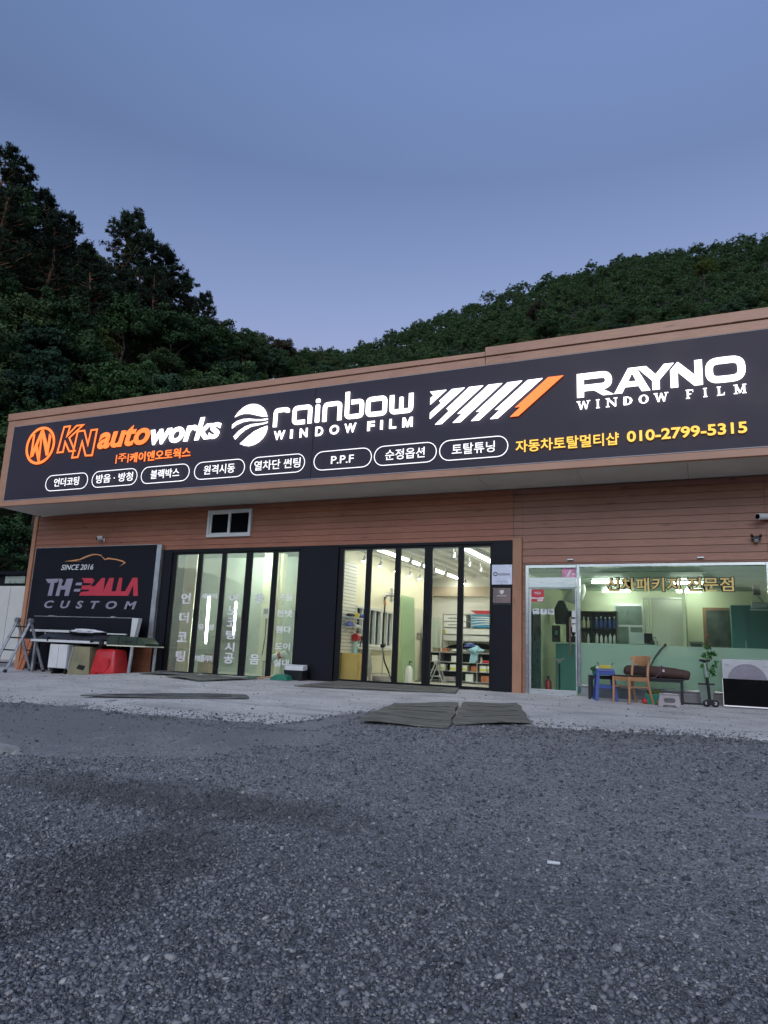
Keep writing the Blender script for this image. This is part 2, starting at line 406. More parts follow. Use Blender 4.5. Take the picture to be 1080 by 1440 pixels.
def gravel_mat():
    m, t, p, o = nodes('gravel_ground')
    v = coord(t)
    vo = t.nodes.new('ShaderNodeTexVoronoi'); vo.inputs['Scale'].default_value = 42; t.links.new(v, vo.inputs['Vector'])
    vo2 = t.nodes.new('ShaderNodeTexVoronoi'); vo2.inputs['Scale'].default_value = 100; t.links.new(v, vo2.inputs['Vector'])
    hue = t.nodes.new('ShaderNodeSeparateColor'); t.links.new(vo.outputs['Color'], hue.inputs[0])
    hue2 = t.nodes.new('ShaderNodeSeparateColor'); t.links.new(vo2.outputs['Color'], hue2.inputs[0])
    c = mix(t, .5, ramp(t, hue.outputs[0], [(0, (.09, .092, .10)), (.5, (.25, .255, .265)), (.9, (.40, .40, .405)), (1, (.62, .61, .60))]),
            ramp(t, hue2.outputs[0], [(0, (.06, .06, .066)), (.55, (.26, .26, .27)), (1, (.58, .575, .57))]))
    pn = noise(t, v, .55, 5, .6)
    c = mix(t, ramp(t, pn, [(.38, .0), (.62, .38)]), c, (.34, .335, .335))          # dusty, finer patches
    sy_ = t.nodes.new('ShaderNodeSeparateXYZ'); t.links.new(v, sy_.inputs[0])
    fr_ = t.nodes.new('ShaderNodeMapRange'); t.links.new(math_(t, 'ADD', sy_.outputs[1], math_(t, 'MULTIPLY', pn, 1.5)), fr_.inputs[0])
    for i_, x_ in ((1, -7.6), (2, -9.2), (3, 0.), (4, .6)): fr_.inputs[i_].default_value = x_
    c = mix(t, fr_.outputs[0], c, (.07, .07, .075))          # shade in the gaps between near stones, put into the ground colour
    c, tarf = stained(t, v, c, True)
    t.links.new(c, p.inputs['Base Color']); p.inputs['Roughness'].default_value = .9
    h = math_(t, 'ADD', math_(t, 'MULTIPLY', vo.outputs['Distance'], -1), math_(t, 'MULTIPLY', vo2.outputs['Distance'], -.5))
    h = math_(t, 'MULTIPLY', h, math_(t, 'SUBTRACT', 1.15, tarf))
    bump(t, p, h, .9, .022)
    return m
def concrete_mat():
    m, t, p, o = nodes('apron_concrete')
    v = coord(t); a = noise(t, v, 1.1, 8, .65); b = noise(t, v, 60, 3, .7)
    c = ramp(t, a, [(.3, (.48, .46, .445)), (.7, (.72, .70, .68))])
    c = mix(t, ramp(t, b, [(.48, .0), (.66, .85)]), c, (.20, .195, .195))
    w = noise(t, coord(t, (1, 3.5, 1)), .8, 6, .7); c = mix(t, ramp(t, w, [(.50, .0), (.68, .7)]), c, (.25, .245, .24))
    t.links.new(c, p.inputs['Base Color']); p.inputs['Roughness'].default_value = .85
    bump(t, p, math_(t, 'ADD', b, a), .5, .01)
    return m
far = [-400, -250, -150, -90, -60, -40, -28, -20, -16]
xs = sorted(set(far + list(np.round(np.arange(-14, 4.01, .14), 3)) + [6, 9, 14, 22, 40, 80, 150, 250, 400]))
ys = sorted(set([-300, -150, -80, -40, -25, -18, -14.5] + list(np.round(np.arange(-13.2, .01, .12), 3)) + [.2, .4, 3, 8, 14, 25, 60, 150, 300]))
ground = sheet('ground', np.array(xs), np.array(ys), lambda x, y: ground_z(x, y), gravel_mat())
APR = [(-30, -7.2), (-9.3, -6.0), (-7.08, -5.8), (-4.85, -5.55), (-4.13, -3.95), (-2.06, -4.36), (.6, -4.2), (3, -4.1), (9, -4.0)]
ax_ = [a for a, b in APR]; ay_ = [b for a, b in APR]
def apron_edge(x): return np.interp(x, ax_, ay_) + (vnoise(x, np.zeros_like(np.asarray(x, float)), .25, 5)-.5)*.14 + (vnoise(x, np.zeros_like(np.asarray(x, float))+3, .9, 8)-.5)*.35
xg = np.unique(np.concatenate([np.linspace(-30, -14, 20), np.arange(-14, 4, .07), np.linspace(4, 9, 12)]))
rows = np.array([0, .01, .03, .1, .2, .35, .5, .65, .8, .9, 1.0])
v = []; f = []
for i, x in enumerate(xg):
    e = float(apron_edge(x))
    for j, q in enumerate(rows):
        y = e + (.25-e)*q; zz = max(float(gz(x, y)), float(ground_z(x, y))*0-9) + .012 + (float(vnoise(x, y, .5, 9))-.5)*.012
        if j == 0: zz -= .03
        if q == 1.0: zz = float(gz(x, 0.))+.012
        v.append((x, y, zz))
    if i:
        n = len(rows)
        for j in range(n-1): f.append(((i-1)*n+j, i*n+j, i*n+j+1, (i-1)*n+j+1))
me = bpy.data.meshes.new('concrete_apron'); me.from_pydata(v, [], f); me.polygons.foreach_set('use_smooth', [True]*len(f))
apron = link('concrete_apron', me, concrete_mat()); apron['kind'] = 'structure'
# loose stones over the gravel
def stone_mat():
    m, t, p, o = nodes('crushed_stone')
    ge = t.nodes.new('ShaderNodeNewGeometry')
    c = ramp(t, ge.outputs['Random Per Island'], [(0, (.05, .052, .062)), (.5, (.175, .18, .195)), (.9, (.30, .30, .31)), (.97, (.38, .37, .36)), (1, (.56, .54, .51))])
    n = noise(t, coord(t), 90, 3); c = mix(t, ramp(t, n, [(.35, .0), (.7, .35)]), c, (.10, .10, .105))
    c, _ = stained(t, coord(t), c, False, .42)
    t.links.new(c, p.inputs['Base Color']); p.inputs['Roughness'].default_value = .85
    return m
def stones(name, N, ylo, yhi, rlo, rhi, seed, m, zoff=0., xf=None, yf=None):
    r = np.random.default_rng(seed)
    b = bmesh.new(); bmesh.ops.create_cube(b, size=1.35); bmesh.ops.triangulate(b, faces=b.faces[:])
    bv = np.array([q.co[:] for q in b.verts]); bf = np.array([[q.index for q in w.verts] for w in b.faces]); b.free()
    y = ylo + (yhi-ylo)*r.random(N)**1.0
    d = y + 13.44
    t = r.random(N); x = -d*1.40 + t*d*1.58 if xf is None else xf(r, N)
    if yf is not None: y = yf(x, r, N)
    if xf is None:
        k_ = ((x+8.8)/4.6)**2+((y+6.8)/1.35)**2+(vnoise(x, y, .8, 6)-.5)*1.2; ok = (k_ > .95) | (r.random(N) < .06); x = x[ok]; y = y[ok]; N = len(x)
    z = ground_z(x, y) if zoff == 0 else gz(x, y)+zoff
    s = rlo*np.exp(r.normal(0, .42, N)); s = np.clip(s, rlo*.45, rhi)
    nv = len(bv); V = np.zeros((N, nv, 3)); var = [(bv*(1+r.normal(0, .20, (nv, 1)))+r.normal(0, .20, (nv, 3))) for _ in range(40)]
    which = r.integers(0, 40, N); ang = r.random((N, 3))*6.28
    sc = np.stack([s*r.uniform(.7, 1.35, N), s*r.uniform(.7, 1.3, N), s*r.uniform(.4, .8, N)], 1)
    for k in range(40):
        id_ = np.where(which == k)[0]
        P = var[k][None]*sc[id_][:, None, :]
        ca, sa = np.cos(ang[id_, 0])[:, None], np.sin(ang[id_, 0])[:, None]
        ct, s_t = np.cos((ang[id_, 1]-3.14)*.30)[:, None], np.sin((ang[id_, 1]-3.14)*.30)[:, None]
        X, Y, Z = P[..., 0], P[..., 1], P[..., 2]
        Y, Z = Y*ct-Z*s_t, Y*s_t+Z*ct
        X, Y = X*ca-Y*sa, X*sa+Y*ca
        V[id_] = np.stack([X, Y, Z], 2)
    V += np.stack([x, y, z+sc[:, 2]*.35], 1)[:, None, :]
    F = (bf[None]+np.arange(N)[:, None, None]*nv).reshape(-1)
    me = bpy.data.meshes.new(name); me.vertices.add(N*nv); me.vertices.foreach_set('co', V.astype(np.float32).ravel())
    nf = N*len(bf); me.loops.add(nf*3); me.loops.foreach_set('vertex_index', F.astype(np.int32))
    me.polygons.add(nf); me.polygons.foreach_set('loop_start', np.arange(0, nf*3, 3, dtype=np.int32)); me.update(calc_edges=True)
    o = link(name, me, m); o['kind'] = 'stuff'; return o
SM = stone_mat()
stones('gravel', 70000, -12.1, -9.6, .0066, .020, 21, SM)
stones('gravel', 56000, -9.6, -5.9, .0064, .019, 22, SM)
stones('gravel', 11000, -5.9, -4.25, .007, .026, 23, SM, xf=lambda r, N: -4.2+r.random(N)*6.5)
stones('gravel', 1300, -4.9, -.1, .0055, .016, 24, SM, .014, xf=lambda r, N: -13+r.random(N)*15.5)

stones('gravel', 7000, -5, -4, .0065, .024, 26, SM, .012, xf=lambda r, N: -10+r.random(N)*13, yf=lambda x, r, N: apron_edge(x)+r.normal(0, .26, N))
# ------------------------------------------------------------------ hills and woods
def hillE(a): return np.interp(a, [-120, -80, -63, -56.7, -50, -43, -38, -34, -30, -28, -23.8, -18.9, -11.6, -4.6, 2, 6, 14, 40, 80],
                               [.40, .50, .535, .525, .455, .43, .405, .405, .415, .425, .457, .496, .540, .566, .562, .558, .54, .45, .3])
def hillR(a): return np.interp(a, [-120, -44, -36, -30, -25, -18, -10, 80], [85, 85, 100, 150, 190, 215, 230, 230])
def hill_h(a, r):
    R0 = np.interp(a, [-120, -40, -25, 80], [37, 37, 45, 48]); RR = hillR(a); top = hillE(a)*RR+.589
    up = -1+(top+1)*np.clip((r-R0)/(RR-R0), 0, 1); down = top-(r-RR)*.35
    return np.where(r < RR, up, np.maximum(down, top*.5))
v = []; f = []; az = np.arange(-110, 70.1, 2.0); rad = [36, 40, 45, 50, 56, 62, 68, 74, 80, 85, 92, 100, 112, 126, 140, 156, 172, 190, 205, 218, 230, 250, 290, 340]
for i, a in enumerate(az):
    for j, r in enumerate(rad):
        h = float(hill_h(a, r)) + (float(vnoise(a*1.3, r*.2, 3, 4))-.5)*1.6*(j > 1) - (1.2 if j == 0 else 0)
        v.append((r*math.sin(R(a)), -13.44+r*math.cos(R(a)), h))
    if i:
        n = len(rad)
        for j in range(n-1): f.append(((i-1)*n+j, (i-1)*n+j+1, i*n+j+1, i*n+j))
me = bpy.data.meshes.new('hills'); me.from_pydata(v, [], f); me.polygons.foreach_set('use_smooth', [True]*len(f))
hills = link('hills', me, mat('forest_floor', (.022, .026, .014), .95, 0, .4, .3)); hills['kind'] = 'structure'

def leaf_quads(c, n, rad, size, r, flat=.75, aspect=.6, up=.35):
    c = np.asarray(c); k = len(c)
    d = r.normal(0, 1, (k, n, 3)); d /= np.linalg.norm(d, axis=2, keepdims=True)
    rr = r.random((k, n, 1))**.45
    off = d*rr*np.asarray(rad).reshape(k, 1, 1); off[..., 2] *= flat
    P = (c[:, None]+off).reshape(-1, 3)
    nrm = d.reshape(-1, 3)*.8 + r.normal(0, .55, (k*n, 3)) + np.array([0, 0, up]); nrm /= np.linalg.norm(nrm, axis=1, keepdims=True)
    t = np.cross(nrm, r.normal(0, 1, (k*n, 3))); t /= np.linalg.norm(t, axis=1, keepdims=True); b = np.cross(nrm, t)
    s = size*r.uniform(.6, 1.3, (k*n, 1)); a = t*s; b = b*s*aspect
    return np.stack([P-a, P-b*.9+a*.1, P+a, P+b*.9+a*.1], 1)
def broadleaf(seed, H, W_, clumps, per, size):
    r = np.random.default_rng(seed)
    d = r.normal(0, 1, (clumps, 3)); d /= np.linalg.norm(d, axis=1, keepdims=True); d[:, 2] = np.where(d[:, 2] < -.35, -d[:, 2], d[:, 2])
    q = r.uniform(.55, 1.02, (clumps, 1)); lob = 1+.22*np.sin(3*np.arctan2(d[:, 1], d[:, 0])+seed)[:, None]
    c = d*q*np.array([W_/2, W_/2, H*.36])*lob + np.array([0, 0, H*.60])
    return leaf_quads(c, per, r.uniform(.62, 1.0, clumps)*W_*.135, size, r, .62)
def trunk_mb(seed, H, r0, limbs=4, spread=.28):
    r = random.Random(seed); m = MB()
    pts = [(r.uniform(-.1, .1)*k, r.uniform(-.1, .1)*k, -.6+(H*.8+.6)*k/5) for k in range(6)]
    m.tube(pts, [r0*(1-.8*k/5) for k in range(6)], 7)
    for k in range(limbs):
        z = H*(.32+.4*k/limbs); a = r.random()*6.28; L = H*spread*r.uniform(.8, 1.2)
        m.tube([(0, 0, z), (math.cos(a)*L*.5, math.sin(a)*L*.5, z+L*.35), (math.cos(a)*L, math.sin(a)*L, z+L*.6)], [r0*.45, r0*.3, r0*.1], 6)
    return m
def pine(seed, H):
    r = np.random.default_rng(seed); rr = random.Random(seed); m = MB()
    lean = rr.uniform(-.5, .5); ax = lambda z: np.array([lean*(z/H)**2, .3*math.sin(z*.5+seed), z])
    m.tube([tuple(ax(z)) for z in np.linspace(-.8, H*.97, 9)], [.24*(1-.88*k/8) for k in range(9)], 8)
    cs = []; z = H*.30
    while z < H*.985:
        k = (z-H*.30)/(H*.7); L = (1-k)**.8*H*.25+.30
        for j in range(rr.choice([2, 3, 3, 4])):
            a = rr.random()*6.28; l = L*rr.uniform(.55, 1.15); b = ax(z); up_ = rr.uniform(.05, .35)
            tip = b+np.array([math.cos(a)*l, math.sin(a)*l, l*up_])
            mid = b+np.array([math.cos(a)*l*.5, math.sin(a)*l*.5, l*up_*.3])
            m.tube([tuple(b), tuple(mid), tuple(tip)], [.06, .045, .02], 5)
            for s in (.45, .68, .86, 1.02):
                for _ in range(2):
                    p = b+(tip-b)*s+np.array([rr.uniform(-.4, .4), rr.uniform(-.4, .4), rr.uniform(-.05, .3)])*min(1, l*.5)
                    cs.append(p)
        z += H*rr.uniform(.028, .048)
    cs.append(ax(H)); cs = np.array(cs)
    rad = r.uniform(.16, .34, len(cs))
    tips = cs+r.normal(0, .16, cs.shape)+np.array([0, 0, .12])
    Q = leaf_quads(cs, 30, rad, .17, r, .75, .24, .5)
    k = len(tips); n = 9; d = r.normal(0, .55, (k*n, 3))+np.array([0, 0, .75]); d /= np.linalg.norm(d, axis=1, keepdims=True)
    P = np.repeat(tips, n, 0); L = r.uniform(.18, .42, (k*n, 1)); sd = np.cross(d, r.normal(0, 1, (k*n, 3))); sd /= np.linalg.norm(sd, axis=1, keepdims=True)
    return m, np.concatenate([Q, np.stack([P-sd*.035, P+sd*.035, P+d*L+sd*.012, P+d*L-sd*.012], 1)])
def tree_proto(name, quadV, trunk, lm, bm):
    t = bpy.data.objects.new(name, None); COL.objects.link(t)
    a = quads('crown', quadV, lm, t); b = trunk.build('trunk', bm, t, True); KID[t.name] = [a, b]; KID[a.name] = []; KID[b.name] = []
    return t
BL = [(6.6, 5.4), (7.6, 5.8), (5.6, 5.2), (8.4, 5.6), (6.2, 6.2), (7.0, 4.6)]
protoQ = [broadleaf(100+i, h, w, 96, 120, .12) for i, (h, w) in enumerate(BL)]
protos = [tree_proto('broadleaf_tree', protoQ[i], trunk_mb(i, h, .16), [M['leaf'], M['leaf2'], M['leaf3'], M['leaf'], M['leaf2'], M['leaf4']][i], M['bark']) for i, (h, w) in enumerate(BL)]
coarse = [broadleaf(200+i, h, w, 52, 28, .21) for i, (h, w) in enumerate(BL)]
PN = [12.5, 10.5, 13.5]; pines = []
for i, h in enumerate(PN):
    m_, q_ = pine(300+i, h); pines.append(tree_proto('pine_tree', q_, m_, M['needle'], M['redbark']))
used = {}
def place_tree(proto, x, y, z, rz, sc, label, cat, group):
    n = proto.name
    if not used.get(n):
        used[n] = True; o = proto; o.location = (x, y, z); o.rotation_euler = (0, 0, rz); o.scale = sc
    else: o = dup(proto, (x, y, z), rz, scale=sc)
    o['label'] = label; o['category'] = cat
    if group: o['group'] = group
    elif 'group' in o: del o['group']
    return o
def on_hill(a, r): return r*math.sin(R(a)), -13.44+r*math.cos(R(a)), float(hill_h(a, r))
# pines along the left ridge, each stood on the slope
PL = [(-58.2, 84, 1, 1.05, 'tall black pine at the very left end of the wooded ridge'),
      (-56.3, 82, 0, 1.0, 'broad dark pine topping the left ridge beside the edge of the photo'),
      (-54.6, 83, 2, .92, 'dark pine just right of the topmost pines on the left ridge'),
      (-53.0, 82, 1, 1.05, 'dense pine halfway down the stepped crest of the left ridge'),
      (-51.3, 83, 0, .88, 'thin spired pine where the left ridge drops away'),
      (-49.9, 80, 1, .80, 'small pine at the foot of the first group on the left ridge'),
      (-47.0, 80, 2, 1.16, 'tallest pine of the second group, its crown standing alone against the sky'),
      (-45.4, 82, 0, 1.12, 'second tallest pine close beside the lone tall pine on the ridge'),
      (-43.6, 83, 1, 1.18, 'open pine with gaps of sky left of the sloping end of the ridge'),
      (-42.1, 84, 0, .92, 'pine with a slanting trunk near the right end of the second group'),
      (-40.5, 86, 2, .74, 'low feathery pine at the right end of the left ridge'),
      (-39.3, 88, 1, .62, 'last small pine where the left ridge meets the valley'),
      (-52.2, 72, 2, .95, 'greyish pine with a pale trunk below the left ridge'),
      (-49.3, 70, 0, 1.0, 'pine with a bare reddish trunk standing in the slope below the ridge'),
      (-46.6, 73, 1, .95, 'dull brown pine in front of the second ridge group'),
      (-55.8, 70, 0, 1.0, 'shadowy pine at the left edge on the upper slope'),
      (-44.2, 75, 2, .82, 'dark pine on the slope beneath the second ridge group')]
taken = []
for a, r, k, s, lab in PL:
    x, y, z = on_hill(a, r); taken.append((x, y, 2.0))
    place_tree(pines[k], x, y, z-.3, rng.random()*6.28, (s*1.1, s*1.1, s), lab, 'pine tree', 'pines on the left hillside')
SPX = 0
SP = [(-49.0, 66, 'leafyel', 4, .9, 'yellowish green tree among the pines on the left slope'),
      (-11.8, 160, 'leafgrey', 1, 1.0, 'grey brown bare looking tree on the right slope above the roof step'),
      (1.2, 175, 'leafyel', 3, .95, 'pale yellow green tree high on the right slope above the large white lettering'),
      (-33.6, 118, 'leafgrey', 2, 1.1, 'grey brown tree on the skyline at the bottom of the valley')]
for a, r, lm, k, s, lab in SP:
    x, y, z = on_hill(a, r); taken.append((x, y, 2.6))
    t = tree_proto('broadleaf_tree', protoQ[k], trunk_mb(40+k, BL[k][0], .16), M[lm], M['bark'])
    t.location = (x, y, z); t.scale = (s, s, s); tag(t, lab, 'tree')
CRv = np.array(CR); Cv = np.array([0, -13.438, .589])
def px(x, y, z):
    q = CRv @ (np.array([x, y, z])-Cv); return (540+1000*q[0]/q[2], 720-1000*q[1]/q[2]) if q[2] > .1 else (9e9, 9e9)
cand = []
for k in range(60000):
    a = nr.uniform(-68, 20); R_ = float(hillR(a)); r = math.sqrt(nr.uniform(38**2, (R_+6)**2))
    sp_ = 2.7 if a < -38 else (2.5 + (r-45)*.003)
    x, y, z = on_hill(a, r)
    u, w = px(x, y, z+7)
    if u < -90 or u > 1170 or (w > 610-.139*(u-24) and u > 70) or w > 900: continue
    if any((x-p[0])**2+(y-p[1])**2 < ((sp_+(p[2]))*.62)**2 for p in taken): continue
    taken.append((x, y, sp_)); cand.append((r, x, y, z, a))
cand.sort()
NT = 270; rest = []
for i, (r, x, y, z, a) in enumerate(cand):
    k = nr.integers(0, 6); s = float(nr.uniform(.74, 1.12))*(1 if a < -36 else .78)*(1.25 if nr.random() < .07 else 1)
    if i < NT:
        left = a < -32
        place_tree(protos[k], x, y, z-.35, nr.random()*6.28, (s*1.06, s*1.06, s),
                   'dark broadleaf tree in the dense wood on the left hillside' if left else 'dark broadleaf tree in the dense wood on the right hillside',
                   'tree', 'broadleaf trees on the left slope' if left else 'broadleaf trees on the right slope')
    else:
        th = nr.random()*6.28; c, s_ = math.cos(th), math.sin(th); Q = coarse[k]*s*1.08
        rest.append(np.stack([Q[..., 0]*c-Q[..., 1]*s_+x, Q[..., 0]*s_+Q[..., 1]*c+y, Q[..., 2]+z-.3], 2))
if rest:
    fo = quads('forest', np.concatenate(rest), leafmat('distant_foliage', (.013, .034, .016), (.060, .118, .046))); tag(fo, 'distant wood covering the upper slopes and ridge of the right hill', 'forest', kind='stuff')
print('TREES', len(cand), 'single', min(NT, len(cand)))
#@@PART2
# ------------------------------------------------------------------ the shop building
B = thing('auto_shop', 'long single storey auto shop clad in reddish timber boards with lit bays', 'building')
def siding(x0, x1, z0, z1, yf=0., th=.12, bh=.135):
    m = MB(); z = math.floor(z0/bh)*bh
    while z < z1-.004:
        a = max(z, z0); b = min(z+bh-.004, z1)
        if b-a > .006:
            ka = (a-z)/bh; kb = (b-z)/bh
            ya = yf+.016*ka; yb = yf+.016*kb
            m.add([(x0, ya, a), (x1, ya, a), (x1, yb, b), (x0, yb, b), (x0, yf+th, a), (x1, yf+th, a), (x1, yf+th, b), (x0, yf+th, b)],
                  [(0, 1, 2, 3), (4, 7, 6, 5), (0, 4, 5, 1), (3, 2, 6, 7), (0, 3, 7, 4), (1, 5, 6, 2)])
        z += bh
    m.box(x0+.001, x1-.001, yf+.03, yf+th+.003, z0+.001, z1-.001)
    return m
siding(-16.30, -12.02, -.4, 3.885).build('timber_wall', M['timber'], B)
siding(-12.015, -3.31, 2.875, 3.885, -.022, .142).build('timber_wall', M['timber'], B)
w = siding(-3.13, 1.03, 2.40, 3.885, -.005); siding(-3.13, -3.06, -.1, 2.395, -.005).f and None
w.build('timber_wall', M['timber2'], B)
siding(-3.13, -3.062, -.12, 2.396, -.003).build('timber_wall', M['timber2'], B)
siding(1.034, 6.0, -.12, 3.885, -.003).build('timber_wall', M['timber2'], B)
siding(-12.015, -11.93, -.4, 2.872, -.012).build('timber_wall', M['timber'], B)
siding(-3.308, -3.132, 2.915, 3.885, -.008).build('timber_wall', M['timber2'], B)
MB().box(-16.44, -16.302, -.03, .15, -.4, 3.885).build('corner_post', M['post'], B, bevel=.006)
MB().box(-3.31, -3.134, -.05, .12, -.12, 2.91).build('timber_post', M['post'], B, bevel=.006)
MB().box(-16.09, -12.5, -.03, -.004, -.4, .66).build('dark_wall_base', M['navy'], B)  # dark strip along the foot of the wall, below the sign
for x0, x1 in ((-11.928, -11.60), (-8.04, -7.10), (-3.70, -3.314)):
    MB().box(x0, x1, -.035, .1, -.16, 2.872).build('black_panel', M['navy'], B, bevel=.004)
# tiled base under the office window
tb = MB()
for k in range(4):
    for j in range(9):
        x = -2.06+j*.35-(.17 if k % 2 else 0); tb.box(max(x, -2.058), min(x+.343, 1.03), -.02, .06, -.10+k*.072, -.10+k*.072+.067)
tb.box(-2.055, 1.028, -.012, .05, -.12, .182)
tb.build('tile_base', mat('grey_tile', (.26, .26, .27), .5, 0, .2, 6), B)
# upper wall, roof, rear and side walls
sh = MB(); sh.box(-16.3, 6, .16, .3, 3.30, 6.0)
sh.build('upper_wall', M['soffit'], B)
MB().box(-16.32, 6.1, -1.0, 9.6, 5.98, 6.12).build('roof', M['galv'], B)
sw = MB(); sw.box(-16.42, -16.302, .155, 9.5, -.4, 5.97); sw.box(6.0, 6.12, -.0, 9.5, -.3, 5.97); sw.box(-16.3, 6, 9.4, 9.5, -.3, 5.97)
sw.build('outer_wall', M['soffit'], B)
# canopy box: trims round the lit sign, soffit underneath
fb = MB(); fb.box(-16.32, 6.0, -1.30, -1.20, 3.89, 4.015); fb.box(-16.325, -16.092, -1.302, -1.20, 3.885, 6.16)
fb.build('fascia_trim', M['fascia'], B, bevel=.004)
ft = MB(); ft.box(-16.0915, -3.54, -1.299, -1.2, 5.995, 6.15); ft.box(-3.53, 6.0, -1.305, -1.2, 5.995, 6.15)
ft.build('fascia_trim', M['fascia'], B, bevel=.003)
fc = MB(); fc.prism([(-16.34, 6.165), (-10, 6.165), (-3.54, 6.165), (-3.54, 6.252), (-7, 6.29), (-10, 6.32), (-16.34, 6.352)], -1.33, -1.1)
fc.prism([(-3.53, 6.165), (6.0, 6.165), (6.0, 6.35), (-3.53, 6.335)], -1.338, -1.1)
fc.build('fascia_cap', M['fascia'], B, bevel=.004)
MB().box(-16.3, 6, -1.29, -1.1, 6.145, 6.17).build('fascia_groove', M['bark'], B)
MB().box(-16.30, 6.0, -1.19, -1.1, 4.0, 5.99).build('canopy_back', M['galv'], B)
so = MB(); x = -16.3
while x < 6: so.box(x, min(x+1.79, 6), -1.195, .0 if False else -.026, 3.892, 3.93); x += 1.796
so.build('soffit', M['soffit'], B)
# small upper window
win = MB()
for r_ in ((-10.615, -9.385, 3.715, 3.775), (-10.615, -9.385, 3.135, 3.20), (-10.615, -10.55, 3.2, 3.715), (-9.45, -9.385, 3.2, 3.715)): win.box(r_[0], r_[1], -.085, -.015, r_[2], r_[3])
wo = win.build('window', M['white'], B, bevel=.004)
sa = MB(); sa.box(-10.03, -9.965, -.07, -.02, 3.2, 3.715); sa.box(-10.5, -10.03, -.062, -.022, 3.2, 3.235); sa.box(-10.5, -10.03, -.062, -.022, 3.68, 3.715); sa.box(-10.55, -10.50, -.062, -.022, 3.2, 3.715); sa.box(-9.965, -9.45, -.05, -.022, 3.2, 3.228); sa.box(-9.965, -9.45, -.05, -.022, 3.69, 3.715)
sa.build('sash', M['white'], wo, bevel=.003)
MB().box(-10.5, -9.45, -.040, -.034, 3.22, 3.70).build('pane', M['screen'], wo)
# folding doors: ten black framed leaves
def frame(x0, x1, z0, z1, px0, px1, pz0, pz1, y0, y1):
    m = MB(); m.box(x0, px0, y0, y1, z0, z1); m.box(px1, x1, y0, y1, z0, z1); m.box(px0, px1, y0, y1, z0, pz0); m.box(px0, px1, y0, y1, pz1, z1); return m
LP = [(-11.475, -10.842), (-10.72, -10.165), (-10.042, -9.49), (-9.326, -8.774), (-8.652, -8.108)]
RP = [(-6.982, -6.45), (-6.331, -5.786), (-5.666, -5.137), (-4.965, -4.424), (-4.308, -3.768)]
leaves = []
for P_, xa, xb, zb, zt in ((LP, -11.596, -8.044, .03, 2.753), (RP, -7.096, -3.704, .07, 2.772)):
    MB().box(xa, xb, -.03, .08, zt+.045, 2.87).build('door_header', M['black'], B, bevel=.003)
    MB().box(xa, xb, -.02, .1, -.1, zb-.055).build('door_track', M['black'], B, bevel=.003)
    ed = [xa] + [(P_[i][1]+P_[i+1][0])/2 for i in range(4)] + [xb]
    for i, (a, b) in enumerate(P_):
        lf = frame(ed[i]+.002, ed[i+1]-.002, zb-.052, zt+.042, a, b, zb, zt, .005, .06).build('folding_door', M['black'], B, bevel=.004)
        MB().box(a-.01, b+.01, .028, .034, zb-.01, zt+.01).build('pane', M['glass_d'] if P_ is LP else M['glass'], lf)
        leaves.append(lf)
        if i in (0, 2, 4):
            h = MB(); h.box(b+.015, b+.045, -.03, .005, 1.25, 1.45); h.build('handle', M['dark'], lf, bevel=.004)
def vtext(lf, items, m=None):
    for body, box in items: text('lettering', body, box, .020, m or M['letter_w'], lf, .02, .004)
Z5 = [(1.585, 1.835), (1.14, 1.385), (.70, .93), (.255, .50)]
vtext(leaves[0], [(c, (-11.25, -10.98, a, b)) for c, (a, b) in zip('언더코팅', Z5)])
vtext(leaves[1], [('세라믹', (-10.66, -10.23, 1.705, 1.825)), ('유', (-10.68, -10.52, .985, 1.125)), ('성', (-10.40, -10.25, .985, 1.125)), ('MS폴리머', (-10.69, -10.21, .275, .43))])
Z6 = [(1.625, 1.83), (1.35, 1.55), (1.08, 1.28), (.80, 1.0), (.53, .73), (.265, .50)]
vtext(leaves[2], [(c, (-9.89, -9.63, a, b)) for c, (a, b) in zip('이노코팅시공', Z6)])
vtext(leaves[3], [('방', (-9.19, -8.93, 1.62, 1.83)), ('음', (-9.20, -8.95, .275, .495))])
for c, a in zip(('카울', '본넷', '휀다', '도어', '실내'), (1.67, 1.325, .97, .61, .26)): vtext(leaves[4], [(c, (-8.575, -8.19, a, a+.155))])
# office door and window in stainless frames
od = frame(-3.058, -2.118, -.10, 2.378, -3.0, -2.122, -.02, 2.322, -.045, .05); od = od.build('office_door', M['steel'], B, bevel=.004)
tr = MB(); tr.box(-3.0, -2.122, -.035, .04, 2.045, 2.142); tr.box(-2.998, -2.124, -.05, .03, 1.95, 2.042); tr.build('transom_bar', M['steel'], od, bevel=.003)
MB().box(-3.0, -2.122, .002, .008, 2.14, 2.325).build('transom_pane', M['glass_g'], od)
frame(-2.998, -2.124, -.018, 1.948, -2.962, -2.150, .10, 1.93, -.02, .035).build('door_leaf', M['alu'], od, bevel=.003)
MB().box(-2.965, -2.147, .002, .010, .09, 1.935).build('door_pane', M['glass_g'], od)
h = MB(); h.tube([(-2.235, -.085, .70), (-2.235, -.085, 1.39)], .018, 10); h.tube([(-2.235, -.085, .86), (-2.235, 0, .86)], .01, 8); h.tube([(-2.235, -.085, 1.23), (-2.235, 0, 1.23)], .01, 8)
h.build('handle', mat('bronze_handle', (.20, .13, .10), .35, .6, .2, 8), od, True)
lk = MB(); lk.box(-2.205, -2.135, -.05, -.02, 1.41, 1.53); lk.box(-2.21, -2.135, -.05, -.02, 1.30, 1.38); lk.box(-2.20, -2.135, -.055, -.02, 1.14, 1.28); lk.build('door_lock', M['white'], od, bevel=.004)
ow = frame(-2.114, 1.032, .185, 2.382, -2.058, .990, .215, 2.33, -.045, .05).build('office_window', M['steel'], B, bevel=.004)
MB().box(-2.06, .992, .002, .010, .21, 2.335).build('pane', M['glass_g'], ow)
MB().box(-2.058, .990, .012, .016, .216, .945).build('frosted_band', M['frost'], ow)
